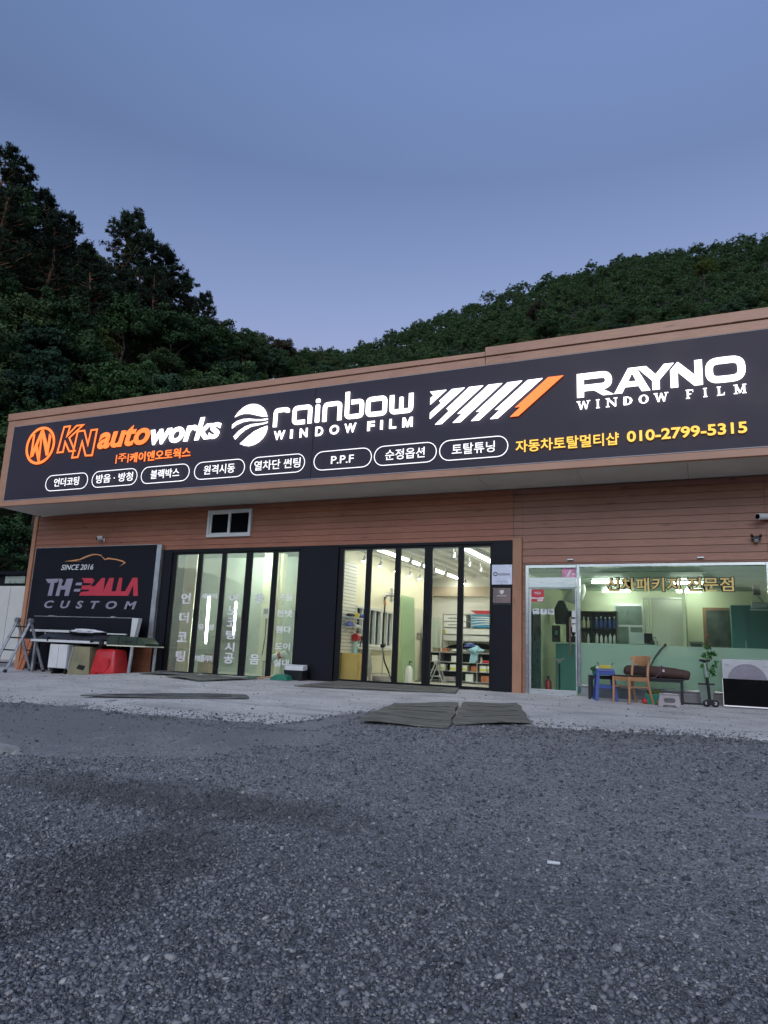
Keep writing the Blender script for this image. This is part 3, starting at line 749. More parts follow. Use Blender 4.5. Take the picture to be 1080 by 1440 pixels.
gb = (-1.59, .49, 1.889, 2.128)
text('lettering_outline', '신차패키지 전문점', (gb[0]-.016, gb[1]+.016, gb[2]-.014, gb[3]+.014), -.002, M['blk'], ow, .07, .002)
text('lettering', '신차패키지 전문점', gb, -.010, M['gold'], ow, .012, .002)
# inside shells
MB().box(-16.25, -3.33, .1, 9.3, -.14, -.055).build('floor', M['floor'], B)
MB().box(-3.3, 5.9, .06, 9.3, -.14, -.03).build('floor', M['floor'], B)
MB().box(-7.16, -3.31, .12, 6.6, 2.98, 3.04).build('ceiling', M['bayceil'], B)
pu = MB()
for k in range(9): pu.box(-6.05+k*.36, -5.99+k*.36, .14, 6.4, 2.89, 2.979)
pu.build('purlin', M['bayceil'], B)
fw = MB(); fw.box(-7.0, -3.4, .125, .15, 2.76, 2.97); fw.build('lintel', M['bayceil'], B)
# wall between the bays with its row of white windows
pw = MB(); X0, X1 = -7.15, -7.05
pw.box(X0, X1, .11, .80, -.05, 2.975); pw.box(X0, X1, .80, 2.90, -.05, .76); pw.box(X0, X1, .80, 2.90, 1.66, 2.975); pw.box(X0, X1, 2.90, 4.95, -.05, 2.975)
pw.build('bay_wall', M['cream'], B)
MB().box(-10.0, -7.05, 4.955, 5.06, -.05, 2.975).build('bay_wall', M['cream'], B)
MB().box(-7.85, -7.75, 5.06, 6.5, -.05, 2.975).build('bay_wall', M['cream'], B)
rw = MB(); z = -.05
while z < 2.2: rw.box(-7.8, -3.31, 6.4, 6.47, z, min(z+.145, 2.2)); z += .15
rw.box(-7.8, -3.31, 6.42, 6.5, -.05, 2.98)
rw.build('rear_slat_wall', M['slatwall'], B)
MB().box(-7.74, -3.32, 6.28, 6.395, 2.35, 2.62).build('beam', mat('tan_beam', (.55, .46, .36), .6, 0, .08, 3), B)
MB().box(-3.40, -3.27, .11, 9.3, -.05, 5.9).build('party_wall', M['cream'], B)
for k in range(3):
    y0 = .80+k*.70
    f_ = MB()
    for q in ((y0+.004, y0+.05, .764, 1.656), (y0+.65, y0+.696, .764, 1.656), (y0+.05, y0+.65, .764, .82), (y0+.05, y0+.65, 1.60, 1.656), (y0+.33, y0+.37, .82, 1.60)): f_.box(-7.13, -7.02, q[0], q[1], q[2], q[3])
    f_ = f_.build('inner_window', M['white'], B, bevel=.003)
    MB().box(-7.10, -7.094, y0+.05, y0+.65, .82, 1.60).build('pane', M['glass_t'], f_)
MB().box(-7.03, -6.90, .78, 2.92, .70, .745).build('sill', M['white'], B, bevel=.004)
id_ = MB().box(-7.045, -7.005, 4.27, 4.93, -.04, 1.86).build('inner_door', mat('cream_door', (.62, .60, .50), .45, 0, .05, 2), B, bevel=.004)
text('notice', '관계자 외\n출입금지', (0, .3, 0, .2), 0, M['blk'], id_, .0, .001).matrix_basis = Matrix.Translation((-7.0, 4.45, 1.02)) @ Matrix.Rotation(R(90), 4, 'Z')
# left bay
lw = MB(); lw.box(-16.25, -7.17, 4.2, 4.3, -.05, 3.28); lw.box(-7.17, -7.155, .12, 4.2, -.05, 3.28); lw.build('left_bay_wall', M['greywall'], B)
MB().box(-16.25, -12.85, 2.0, 2.1, -.05, 3.28).build('left_bay_partition', mat('dark_partition', (.045, .05, .048), .6), B)
MB().box(-16.25, -7.17, .3, 4.2, 3.29, 3.34).build('left_bay_ceiling', mat('dark_ceiling', (.20, .22, .19), .7), B)
pi = MB(); pi.box(-12.84, -12.44, 1.95, 2.15, -.05, 3.28); pi.box(-11.25, -10.82, 3.4, 3.7, -.05, 3.28); pi.box(-10.78, -10.70, 3.5, 3.7, -.05, 3.28)
pi.build('pillar', M['cream'], B)
# office
MB().box(-3.26, 3.2, .11, 6.0, 2.365, 2.42).build('office_ceiling', M['mint'], B)
cg = MB()
for k in range(1, 6): cg.box(-3.24, 3.1, k, k+.012, 2.356, 2.3655)
cg.build('ceiling_joint', mat('ceiling_joint', (.30, .36, .30)), B)
iw = MB(); iw.box(-3.262, 3.2, 4.9, 5.0, -.03, 2.364); iw.box(3.1, 3.2, .11, 4.9, -.03, 2.364); iw.box(-3.265, -3.25, .11, 4.9, -.03, 2.364); iw.box(-.42, -.36, 3.6, 4.9, -.03, 2.364)
iw.build('office_wall', mat('pale_office_wall', (.66, .68, .50), .6, 0, .04, 2), B)
pd = MB().box(-2.0, -1.32, 4.85, 4.899, .9, 2.06).build('partition_window', M['alu'], B)
MB().box(-1.96, -1.67, 4.84, 4.849, .95, 1.5).build('pane', mat('dim_pane', (.12, .16, .14), .3), pd)
MB().box(-1.63, -1.36, 4.84, 4.849, .95, 1.5).build('pane', bpy.data.materials['dim_pane'], pd)
MB().box(-1.96, -1.36, 4.84, 4.849, 1.55, 2.0).build('pane', bpy.data.materials['dim_pane'], pd)
dr = frame(-.02, .95, -.03, 1.98, .05, .88, 0, 1.92, 4.80, 4.899).build('rear_door', M['oakdoor'], B)
MB().box(.05, .88, 4.82, 4.86, 0, 1.92).build('panel', mat('dark_door_glass', (.10, .12, .11), .2, 0, .6, 3, 0), dr)
# ------------------------------------------------------------------ lit sign
SY = -1.30
sg = thing('lit_shop_sign', 'long dark fascia sign with glowing white and orange lettering above the bays', 'sign')
MB().box(-16.085, -7.168, SY, -1.205, 4.02, 5.99).build('panel', M['board'], sg)
MB().box(-7.158, 6.0, SY, -1.205, 4.02, 5.99).build('panel', M['board'], sg)
ed = MB(); ed.box(-16.09, -16.078, SY-.006, SY-.0005, 4.02, 5.99); ed.box(-16.078, 6, SY-.006, SY-.0005, 4.018, 4.034); ed.box(-16.078, 6, SY-.006, SY-.0005, 5.98, 5.992)
ed.build('edge_strip', M['greyp'], sg)
LY = SY-.038; LW = M['lit_w']; LO = M['lit_o']
def ltext(body, box, m, bold=.03, shear=0, sp=1., nm='lettering', dp=.007, par=None): return text(nm, body, box, LY, m, par or sg, bold, dp, shear, sp)
# round emblem
lp = [ell(-15.0, 5.385, .50, .49, 48), ell(-15.0, 5.385, .435, .425, 48)]
shapes('emblem', lp, LY, LO, sg, .007)
em = stroke([(-15.27, 5.70), (-15.27, 5.10)], .06) 
shapes('emblem', em, LY, LO, sg, .007)
shapes('emblem', [[(-14.97, 5.80), (-15.03, 5.80), (-15.30, 5.12), (-15.20, 5.12), (-15.15, 5.28), (-15.00, 4.96), (-14.93, 4.96), (-15.09, 5.40)]], LY, LO, sg, .007)
shapes('emblem', [[(-15.03, 5.80), (-14.96, 5.80), (-14.74, 5.38), (-14.74, 5.68), (-14.66, 5.60), (-14.68, 5.12), (-14.75, 5.10), (-14.97, 5.62), (-14.95, 4.97), (-15.0, 4.97)]], LY, LO, sg, .007)
Kp = [(-14.25, 5.8), (-14.05, 5.8), (-14.11, 5.56), (-13.84, 5.79), (-13.62, 5.79), (-14.03, 5.5), (-13.79, 5.15), (-13.97, 5.15), (-14.15, 5.4), (-14.18, 5.15), (-14.37, 5.15)]
Np = [(-13.77, 5.64), (-13.55, 5.64), (-13.38, 5.27), (-13.33, 5.63), (-13.14, 5.63), (-13.20, 4.99), (-13.41, 5.0), (-13.58, 5.36), (-13.66, 4.98), (-13.85, 4.98)]
for P_ in (Kp, Np): shapes('lettering', stroke(P_, .04, True), LY, LO, sg, .007)
ltext('auto', (-13.065, -11.475, 5.125, 5.63), LO, .030, .22)
ltext('works', (-11.455, -9.478, 5.09, 5.615), LW, .030, .22, 1.02)
ltext('|주|', (-12.425, -12.04, 4.725, 4.955), LO, .0)
ltext('케이엔오토웍스', (-12.0, -10.25, 4.715, 4.95), LO, .014)
G1 = [(-9.13, 5.53), (-9.08, 5.60), (-9.02, 5.66), (-8.94, 5.72), (-8.84, 5.765), (-8.72, 5.785), (-8.60, 5.77), (-8.50, 5.73), (-8.41, 5.67), (-8.34, 5.58), (-8.29, 5.46), (-8.41, 5.47), (-8.58, 5.52), (-8.75, 5.57), (-8.9, 5.585), (-9.02, 5.57)]
G2 = [(-9.18, 5.28), (-9.18, 5.36), (-9.07, 5.43), (-8.91, 5.465), (-8.74, 5.455), (-8.57, 5.425), (-8.41, 5.41), (-8.28, 5.42), (-8.27, 5.39), (-8.4, 5.38), (-8.57, 5.39), (-8.74, 5.41), (-8.9, 5.40), (-9.07, 5.35)]
G3 = [(-9.07, 5.02), (-9.12, 5.09), (-9.0, 5.2), (-8.84, 5.29), (-8.68, 5.325), (-8.52, 5.325), (-8.38, 5.325), (-8.27, 5.345), (-8.27, 5.32), (-8.38, 5.3), (-8.51, 5.29), (-8.68, 5.275), (-8.84, 5.21), (-8.97, 5.12)]
G4 = [(-8.94, 4.91), (-8.77, 5.04), (-8.6, 5.155), (-8.41, 5.22), (-8.27, 5.25), (-8.27, 5.18), (-8.30, 5.08), (-8.36, 4.99), (-8.45, 4.915), (-8.57, 4.86), (-8.70, 4.84), (-8.82, 4.86)]
for g in (G1, G2, G3, G4): shapes('globe_logo', [g], LY, LW, sg, .007)
w_ = .093
def rl(pts, closed=False, w=w_):
    return stroke(rnd_corner(pts, .07, 4, closed), w, closed)
b0, t0 = 5.205+w_/2, 5.615-w_/2
for L in (rl([(-8.085, 5.205), (-8.085, t0), (-7.79, t0), (-7.79, 5.50)]),
          rl([(-7.36, b0), (-7.62, b0), (-7.62, t0), (-7.245, t0), (-7.245, 5.205)]),
          [rnd_corner(rect(-7.12, -7.02, 5.205, 5.59), .03)], [rnd_corner(rect(-7.12, -7.02, 5.63, 5.715), .03)],
          rl([(-6.90, 5.205), (-6.90, t0), (-6.555, t0), (-6.555, 5.205)]),
          rl([(-6.39, 5.785), (-6.39, b0), (-6.06, b0), (-6.06, t0-.01), (-6.30, t0-.01)]),
          rl([(-5.92, b0), (-5.555, b0), (-5.555, t0), (-5.92, t0)], True),
          rl([(-5.405, 5.60), (-5.405, b0), (-5.0, b0), (-5.0, 5.60)]), [rnd_corner(rect(-5.245, -5.16, 5.23, 5.545), .03)]):
    shapes('lettering', L, LY-.0005*rng.random(), LW, sg, .007)
for c, x0, x1 in (('W', -8.09, -7.82), ('I', -7.69, -7.625), ('N', -7.46, -7.28), ('D', -7.09, -6.915), ('O', -6.76, -6.55), ('W', -6.425, -6.165), ('F', -5.915, -5.76), ('I', -5.635, -5.575), ('L', -5.442, -5.296), ('M', -5.165, -4.955)):
    if c == 'I': shapes('lettering', [rect(x0, x1-.008, 4.917, 5.108)], LY, LW, sg, .007)
    elif c == 'M': xc = (x0+x1)/2; shapes('lettering', [[(x0, 4.915), (x0, 5.11), (x0+.055, 5.11), (xc, 4.995), (x1-.055, 5.11), (x1, 5.11), (x1, 4.915), (x1-.042, 4.915), (x1-.042, 5.035), (xc+.02, 4.915), (xc-.02, 4.915), (x0+.042, 5.035), (x0+.042, 4.915)]], LY, LW, sg, .007)
    else: ltext(c, (x0, x1, 4.915, 5.11), LW, .022)
ST = [[(-4.61, 5.58), (-4.28, 5.58), (-4.6, 5.32), (-4.6, 5.45), (-4.54, 5.49)],
      [(-4.17, 5.58), (-3.92, 5.58), (-4.6, 5.03), (-4.6, 5.15), (-4.38, 5.33), (-4.42, 5.37)],
      [(-3.83, 5.58), (-3.56, 5.58), (-4.36, 4.91), (-4.49, 4.91), (-4.22, 5.15), (-4.27, 5.2)],
      [(-3.46, 5.58), (-3.2, 5.58), (-3.99, 4.91), (-4.14, 4.91), (-3.95, 5.08), (-4.05, 5.08)],
      [(-3.10, 5.58), (-2.83, 5.585), (-3.63, 4.91), (-3.78, 4.91), (-3.6, 5.08), (-3.69, 5.08)],
      [(-2.73, 5.58), (-2.46, 5.585), (-3.28, 4.91), (-3.42, 4.91), (-3.23, 5.08), (-3.33, 5.08)]]
for s_ in ST: shapes('stripe_logo', [s_], LY, LW, sg, .007)
shapes('stripe_logo', [[(-2.36, 5.59), (-2.09, 5.59), (-2.9, 4.915), (-3.05, 4.915), (-2.86, 5.085), (-2.96, 5.085)]], LY, LO, sg, .007)
za, zb_ = 5.142, 5.578; wr = .112
def rs(pts, closed=False, r=.12, w=wr): return stroke(rnd_corner(pts, r, 5, closed), w, closed)
shapes('lettering', [rect(-1.858, -1.742, za, zb_)], LY, LW, sg, .007)
shapes('lettering', rs([(-1.75, zb_-wr/2), (-1.325, zb_-wr/2), (-1.325, za+.165), (-1.75, za+.165)]), LY-.0003, LW, sg, .007)
shapes('lettering', [[(-1.60, za+.13), (-1.46, za+.13), (-1.245, za), (-1.42, za)]], LY-.0006, LW, sg, .007)
shapes('lettering', [[(-1.235, za), (-1.0, zb_), (-.87, zb_), (-.655, za), (-.79, za), (-.84, za+.10), (-1.06, za+.10), (-1.105, za)], [(-1.01, za+.19), (-.875, za+.19), (-.94, za+.345)]], LY, LW, sg, .007)
shapes('lettering', [[(-.865, zb_), (-.71, zb_), (-.565, za+.27), (-.425, zb_), (-.275, zb_), (-.505, za+.165), (-.505, za), (-.62, za), (-.62, za+.165)]], LY, LW, sg, .007)
shapes('lettering', [[(-.335, za), (-.335, zb_-.13), (-.225, zb_), (-.205, zb_), (.04, za+.18), (.04, zb_), (.155, zb_), (.155, za), (.025, za), (-.22, za+.265), (-.22, za)]], LY, LW, sg, .007)
shapes('lettering', rs([(.255, za+wr/2), (.73, za+wr/2), (.73, zb_-wr/2), (.255, zb_-wr/2)], True, .14), LY, LW, sg, .007)
# serif small caps line, drawn as stems with slab feet
def serif(ch, x, z, h, w):
    t = h*.20; n = h*.075; L = []
    def st(a, b, wd): L.extend(stroke([a, b], wd))
    def sf(cx, zz, l=None): L.append(rect(cx-(l or t*1.05), cx+(l or t*1.05), zz-n/2, zz+n/2))
    if ch == 'W':
        st((x+.1*w, z+h), (x+.32*w, z), t); st((x+.32*w, z), (x+.5*w, z+h), n*1.3); st((x+.5*w, z+h), (x+.72*w, z), t); st((x+.72*w, z), (x+.9*w, z+h), n*1.3); sf(x+.1*w, z+h); sf(x+.9*w, z+h)
    elif ch == 'I': st((x+w/2, z), (x+w/2, z+h), t); sf(x+w/2, z); sf(x+w/2, z+h)
    elif ch == 'N': st((x+.15*w, z), (x+.15*w, z+h), n*1.4); st((x+.15*w, z+h), (x+.85*w, z), t); st((x+.85*w, z), (x+.85*w, z+h), n*1.4); sf(x+.15*w, z); sf(x+.15*w, z+h); sf(x+.85*w, z+h)
    elif ch == 'D': L.extend([[(x+.1*w, z), (x+.5*w, z), (x+.8*w, z+.15*h), (x+.95*w, z+.5*h), (x+.8*w, z+.85*h), (x+.5*w, z+h), (x+.1*w, z+h)], [(x+.38*w, z+.1*h), (x+.5*w, z+.1*h), (x+.66*w, z+.25*h), (x+.72*w, z+.5*h), (x+.66*w, z+.75*h), (x+.5*w, z+.9*h), (x+.38*w, z+.9*h)]])
    elif ch == 'O': L.extend([ell(x+w/2, z+h/2, w*.46, h*.52, 24), ell(x+w/2, z+h/2, w*.24, h*.43, 24)])
    elif ch in 'FL':
        st((x+.28*w, z), (x+.28*w, z+h), t); sf(x+.28*w, z); sf(x+.28*w, z+h)
        if ch == 'F': L.append(rect(x+.28*w, x+.9*w, z+h-n, z+h+n*.3)); L.append(rect(x+.84*w, x+.92*w, z+h*.72, z+h)); L.append(rect(x+.28*w, x+.7*w, z+h*.48, z+h*.48+n))
        else: L.append(rect(x+.28*w, x+.9*w, z-n*.3, z+n)); L.append(rect(x+.84*w, x+.92*w, z, z+h*.3))
    elif ch == 'M': st((x+.13*w, z), (x+.13*w, z+h), n*1.3); st((x+.16*w, z+h), (x+.5*w, z+.05*h), t*.9); st((x+.5*w, z+.05*h), (x+.82*w, z+h), n*1.3); st((x+.85*w, z), (x+.85*w, z+h), t); sf(x+.13*w, z); sf(x+.85*w, z); sf(x+.13*w, z+h); sf(x+.87*w, z+h)
    return L
def serif_word(word, xs_, z, h):
    for ch, (xa, xb) in zip(word, xs_):
        for i, lp in enumerate(serif(ch, xa, z, h, xb-xa)) if ch not in 'DO' else [(0, None)]:
            if lp is None: shapes('lettering', serif(ch, xa, z, h, xb-xa), LY, LW, sg, .007)
            else: shapes('lettering', [lp], LY-.0007*i, LW, sg, .007)
def spread(n, x0, x1, ws, gap):
    out = []; x = x0; tot = sum(ws); k = (x1-x0-gap*(n-1))/tot
    for w in ws: out.append((x, x+w*k)); x += w*k+gap
    return out
serif_word('WINDOW', spread(6, -1.858, -.385, (1.25, .6, 1.1, 1.0, 1.0, 1.25), .085), 4.922, .145)
serif_word('FILM', spread(4, -.115, .775, (.9, .55, .9, 1.2), .13), 4.93, .14)
ltext('자동차토탈멀티샵', (-2.945, -1.18, 4.232, 4.455), M['lit_y'], .012)
ltext('010-2799-5315', (-1.05, .757, 4.262, 4.452), M['lit_y'], .022)
for body, a, b in (('언더코팅', -14.631, -13.234), ('방음 · 방청', -13.108, -11.714), ('블랙박스', -11.606, -10.224), ('원격시동', -10.097, -8.761),
                   ('열차단 썬팅', -8.63, -7.292), ('P.P.F', -7.090, -5.788), ('순정옵션', -5.743, -4.444), ('토탈튜닝', -4.396, -3.079)):
    p0 = pill(a, b, 4.178, 4.578); p1 = pill(a+.015, b-.015, 4.193, 4.563)
    po = shapes('pill_badge', [p0, p1], LY, M['lit_s'], sg, .003)
    wd = .40 if body != 'P.P.F' else .25
    if body in ('방음 · 방청', '열차단 썬팅'): wd = .55
    c_ = (a+b)/2; text('lettering', body, (c_-wd*(1 if body == 'P.P.F' else 1.02), c_+wd*1.02, 4.282 if body != 'P.P.F' else 4.295, 4.49 if body != 'P.P.F' else 4.455), LY, M['lit_s'], po, .004, .004)
# ------------------------------------------------------------------ unlit black sign by the left wall
cs = thing('black_wall_sign', 'black square sign with grey and red lettering behind the workbench', 'sign')
MB().box(-16.10, -12.012, -.12, -.025, .645, 2.99).build('panel', M['navy'], cs)
fr_ = MB(); fr_.box(-12.010, -11.872, -.125, -.025, .642, 2.99); fr_.box(-16.115, -16.102, -.125, -.025, .642, 2.99); fr_.box(-16.1, -12.012, -.124, -.025, 2.992, 3.002)
fr_.build('edge_trim', M['galv'], cs)
BY = -.124
for L in ([(-15.61, 2.175), (-15.15, 2.18), (-15.18, 2.08), (-15.27, 2.075), (-15.31, 1.74), (-15.46, 1.74), (-15.41, 2.07), (-15.5, 2.07)],
          [(-15.15, 2.18), (-15.04, 2.18), (-14.98, 2.14), (-15.03, 2.0), (-14.92, 2.0), (-14.86, 2.175), (-14.64, 2.18), (-14.72, 1.74), (-14.87, 1.74), (-14.85, 1.9), (-15.02, 1.9), (-15.05, 1.74), (-15.18, 1.74), (-15.12, 2.07)],
          [(-14.51, 2.075), (-14.32, 2.08), (-14.32, 2.01), (-14.53, 2.01)], [(-14.55, 1.915), (-14.34, 1.92), (-14.35, 1.85), (-14.56, 1.85)]):
    shapes('lettering', [L], BY, M['lilac'], cs, .004)
BALL = [(-14.35, 2.19), (-13.98, 2.19), (-13.9, 2.13), (-14.01, 2.0), (-13.88, 1.98), (-13.67, 2.19), (-13.56, 2.19), (-13.57, 1.86), (-13.42, 2.19), (-13.27, 2.19), (-13.3, 1.86), (-13.16, 1.86), (-13.1, 2.19), (-13.0, 2.19), (-13.0, 1.86), (-12.86, 1.86), (-12.67, 2.19), (-12.52, 2.19), (-12.44, 1.75), (-12.59, 1.75), (-12.62, 2.01), (-12.75, 1.75), (-14.36, 1.75), (-14.32, 1.84), (-14.05, 1.86), (-14.04, 1.9), (-14.32, 1.9), (-14.3, 2.0), (-14.02, 2.01), (-14.01, 2.06), (-14.27, 2.07), (-14.26, 2.12)]
shapes('lettering', [BALL], BY, M['redl'], cs, .004)
shapes('car_outline', [[(-15.03, 2.625), (-14.72, 2.66), (-14.51, 2.68), (-14.35, 2.735), (-14.22, 2.775), (-14.07, 2.80), (-13.93, 2.80), (-13.76, 2.77), (-13.77, 2.74), (-13.92, 2.775), (-14.05, 2.77), (-14.17, 2.745), (-14.44, 2.665), (-14.63, 2.635), (-14.39, 2.625)]], BY, M['orl'], cs, .004)
shapes('car_outline', [[(-13.82, 2.775), (-13.63, 2.665), (-13.54, 2.70), (-13.28, 2.665), (-13.05, 2.62), (-12.94, 2.56), (-13.14, 2.47), (-13.0, 2.56), (-13.07, 2.59), (-13.28, 2.635), (-13.52, 2.66), (-13.65, 2.64)]], BY, M['orl'], cs, .004)
text('lettering', 'SINCE 2016', (-15.10, -14.0, 2.402, 2.542), BY, M['vinylw'], cs, .01, .004, .2)
text('lettering', 'CUSTOM', (-15.53, -12.46, 1.425, 1.62), BY, M['lilac'], cs, .03, .004, .2, 2.1)
# plaques on the black panel, stickers
def plate(name, label, x0, x1, z0, z1, m, y=-.045, cat='plaque', dz=.008):
    t = thing(name, label, cat, (0, 0, 0)); MB().box(x0, x1, y, y+dz, z0, z1).build('plate', m, t, bevel=.002); return t
t = plate('wall_plaque', 'pale square dealer plaque on the black panel beside the lit bay', -3.715, -3.318, 2.012, 2.395, mat('pale_plaque', (.60, .60, .72), .25, .2, .08, 4))
text('lettering', 'rainbow', (-3.59, -3.36, 2.185, 2.245), -.0475, M['blk'], t, .0, .001); text('lettering', 'WINDOW FILM SPECIALIST', (-3.65, -3.38, 2.06, 2.075), -.0475, M['lilac'], t, 0, .001)
shapes('logo', [ell(-3.645, 2.215, .045, .04, 20), ell(-3.645, 2.215, .03, .022, 20)], -.0475, M['blk'], t, .001)
sc_ = MB(); [sc_.tube([(-3.515, -.05, z), (-3.515, -.04, z)], .008, 8) for z in (2.385, 2.022)]; sc_.build('screw', M['dark'], t)
t = plate('wall_plaque', 'brown torn plaque with a white shield below the pale plaque', -3.69, -3.345, 1.66, 1.945, mat('brown_plaque', (.20, .14, .13), .3, .3, .12, 4))
shapes('logo', [[(-3.555, 1.90), (-3.48, 1.91), (-3.475, 1.86), (-3.515, 1.82), (-3.55, 1.85)]], -.0475, M['vinylw'], t, .001)
text('lettering', 'authorized dealer', (-3.61, -3.42, 1.785, 1.81), -.0475, M['vinylw'], t, .01, .001)
jag = [(-3.69, 1.66), (-3.345, 1.66), (-3.345, 1.632), (-3.40, 1.62), (-3.44, 1.64), (-3.50, 1.618), (-3.56, 1.634), (-3.60, 1.612), (-3.66, 1.626), (-3.69, 1.61)]
MB().prism(jag, -.044, -.036).build('torn_edge', M['blk'], t)
def sticker(label, x0, x1, z0, z1, m, body, box, m2, shp=None):
    t = thing('sticker', label, 'sticker'); MB().box(x0, x1, -.0245, -.0215, z0, z1).build('sheet', m, t)
    if body: text('lettering', body, box, -.0255, m2, t, .02, .0006)
    if shp: shapes('symbol', shp, -.0255, m2, t, .0006)
    return t
sk = mat('red_sticker', (.52, .03, .05), .45, 0, .05, 3, 0)
t = sticker('red and white notice sticker high on the office door glass', -2.955, -2.718, 1.69, 1.918, sk, '적립금', (-2.90, -2.775, 1.83, 1.875), M['vinylw'], [[(-2.955, 1.775), (-2.835, 1.762), (-2.718, 1.775), (-2.718, 1.745), (-2.955, 1.745)], rect(-2.84, -2.735, 1.70, 1.733)])
for lab, x, kind in (('small white sticker with a camera symbol on the office door', -2.924, 0), ('small white sticker with a wifi symbol on the office door', -2.779, 1), ('small white no smoking sticker on the office door', -2.647, 2)):
    if kind == 0: s_ = [rect(x+.02, x+.085, .0+1.51, 1.54), [(x+.085, 1.515), (x+.1, 1.505), (x+.1, 1.545), (x+.085, 1.535)], rect(x+.03, x+.08, 1.47, 1.476)]
    elif kind == 1: s_ = [rect(x+.03, x+.085, 1.535, 1.545), rect(x+.04, x+.075, 1.515, 1.525), rect(x+.05, x+.065, 1.49, 1.505)]
    else: s_ = [ell(x+.057, 1.512, .036, .036, 20), ell(x+.057, 1.512, .027, .027, 20)]
    t = sticker(lab, x, x+.112, 1.458, 1.558, M['vinylw'], None, None, M['blk'], s_)
    if kind == 2: shapes('symbol', stroke([(x+.035, 1.535), (x+.08, 1.49)], .008), -.0262, M['blk'], t, .0004); shapes('symbol', [rect(x+.035, x+.08, 1.508, 1.517)], -.0266, M['blk'], t, .0004)
t = thing('sticker', 'pink delivery sticker in the glass above the office door', 'sticker'); MB().box(-2.376, -2.132, -.004, -.001, 2.146, 2.318).build('sheet', mat('pink_sticker', (.60, .22, .36), .5, 0, .3, 9, 0), t)
shapes('symbol', [[(-2.31, 2.16), (-2.26, 2.16), (-2.20, 2.29), (-2.24, 2.29)], rect(-2.20, -2.14, 2.19, 2.22)], -.005, M['vinylw'], t, .0005)
# ------------------------------------------------------------------ cameras and small fittings on the timber wall
def bullet(label, loc, rz, L=.26, r=.045, hood=True):
    t = thing('security_camera', label, 'security camera', loc, rz)
    b = MB(); b.tube([(0, -.05, 0), (0, -L, -.03)], r, 14); bo = b.build('housing', M['white'], t, True)
    MB().tube([(0, -L+.002, -.03), (0, -L-.008, -.031)], r*.8, 14).build('lens', M['screen'], bo, True)
    br = MB(); br.box(-.035, .035, -.012, .02, -.10, .0); br.bar((0, 0, -.05), (0, -.09, -.012), .03); br.build('bracket', M['white'], t, bevel=.004)
    return t
bullet('small white ball security camera above the black wall sign', (-13.86, -.02, 3.22), R(-35), .17, .06)
bullet('white bullet security camera on the office timber wall, cut by the right edge', (1.16, -.03, 3.15), R(-50), .34, .055)
t = thing('wall_spotlight', 'small black twin sensor lamp under the bullet camera at the right edge', 'sensor lamp', (.87, -.02, 2.76))
q = MB(); q.box(-.07, .07, -.08, 0, .0, .05); q.tube([(-.055, -.05, .04), (-.075, -.11, .07)], .022, 10); q.tube([(.055, -.05, .04), (.065, -.11, .065)], .022, 10); q.build('body', M['dark'], t, bevel=.004)
MB().lathe([(.001, -.052), (.03, -.045), (.042, -.02), (.044, 0)], (0, -.045, 0), 14).build('dome', M['alu'], t, True)
for x, lab in ((-2.225, 'thin silver door sensor on the boards above the office door'), (-.005, 'thin silver sensor on the boards above the office window')):
    t = thing('door_sensor', lab, 'sensor', (x, -.012, 2.475)); MB().box(-.055, .055, -.03, 0, -.012, .012).build('case', M['alu'], t, bevel=.004); MB().box(-.04, .04, -.02, .01, -.022, -.013).build('mount', M['dark'], t)
#@@PART3
# ------------------------------------------------------------------ lamps and fittings inside the bays
def tube_light(label, a, b, r, m, housing=None, group=None):
    t = thing('tube_light', label, 'light', (0, 0, 0), 0, group)
    MB().tube([a, b], r, 10).build('tube', m, t, True)
    if housing: housing.build('housing', M['white'], t, bevel=.004)
    return t
def box_mb(*a): return MB().box(*a)
for x, y0, y1, lab in ((-6.42, .45, 6.25, 'long bright ceiling light strip nearer the inner windows of the lit bay'), (-4.5, .45, 4.9, 'long bright ceiling light strip on the right side of the lit bay')):
    t = thing('light_strip', lab, 'light'); MB().box(x-.075, x+.075, y0, y1, 2.835, 2.85).build('diffuser', M['led'], t)
    MB().box(x-.085, x+.085, y0-.01, y1+.01, 2.851, 2.889).build('housing', M['white'], t)
tube_light('upright fluorescent tube glowing behind the second glass leaf of the left bay', (-11.97, 2.0, .72), (-12.0, 2.0, 1.92), .022, M['tube'], box_mb(-12.02, -11.95, 2.03, 2.06, .68, 1.95))
tube_light('upright fluorescent tube behind the middle glass leaf of the left bay', (-11.15, 2.05, .95), (-11.15, 2.05, 1.80), .018, M['tube'], box_mb(-11.18, -11.12, 2.075, 2.10, .92, 1.84))
tube_light('ceiling tube added to brighten the left bay, at its far left', (-12.3, 2.9, 3.24), (-11.0, 2.9, 3.24), .025, M['tube_l'], box_mb(-12.35, -10.95, 2.85, 2.95, 3.262, 3.288))  # this ceiling tube and the next are added fill for the left bay
tube_light('ceiling tube added to brighten the left bay, towards its right', (-10.2, 2.6, 3.24), (-8.9, 2.6, 3.24), .025, M['tube_l'], box_mb(-10.25, -8.85, 2.55, 2.65, 3.262, 3.288))
k = 0
for x0, x1, y, lab in ((-2.16, -1.54, 2.35, 'office ceiling tube nearest the door'), (-2.18, -1.56, 4.3, 'rear left ceiling tube in the office'), (-.60, .0, 2.55, 'front ceiling tube behind the gold lettering'), (-.54, -.02, 4.35, 'rear right ceiling tube in the office')):
    tube_light(lab, (x0, y, 2.310), (x1, y, 2.310), .026, M['tube_g'], box_mb(x0-.04, x1+.04, y-.05, y+.05, 2.338, 2.3545))
sp = None
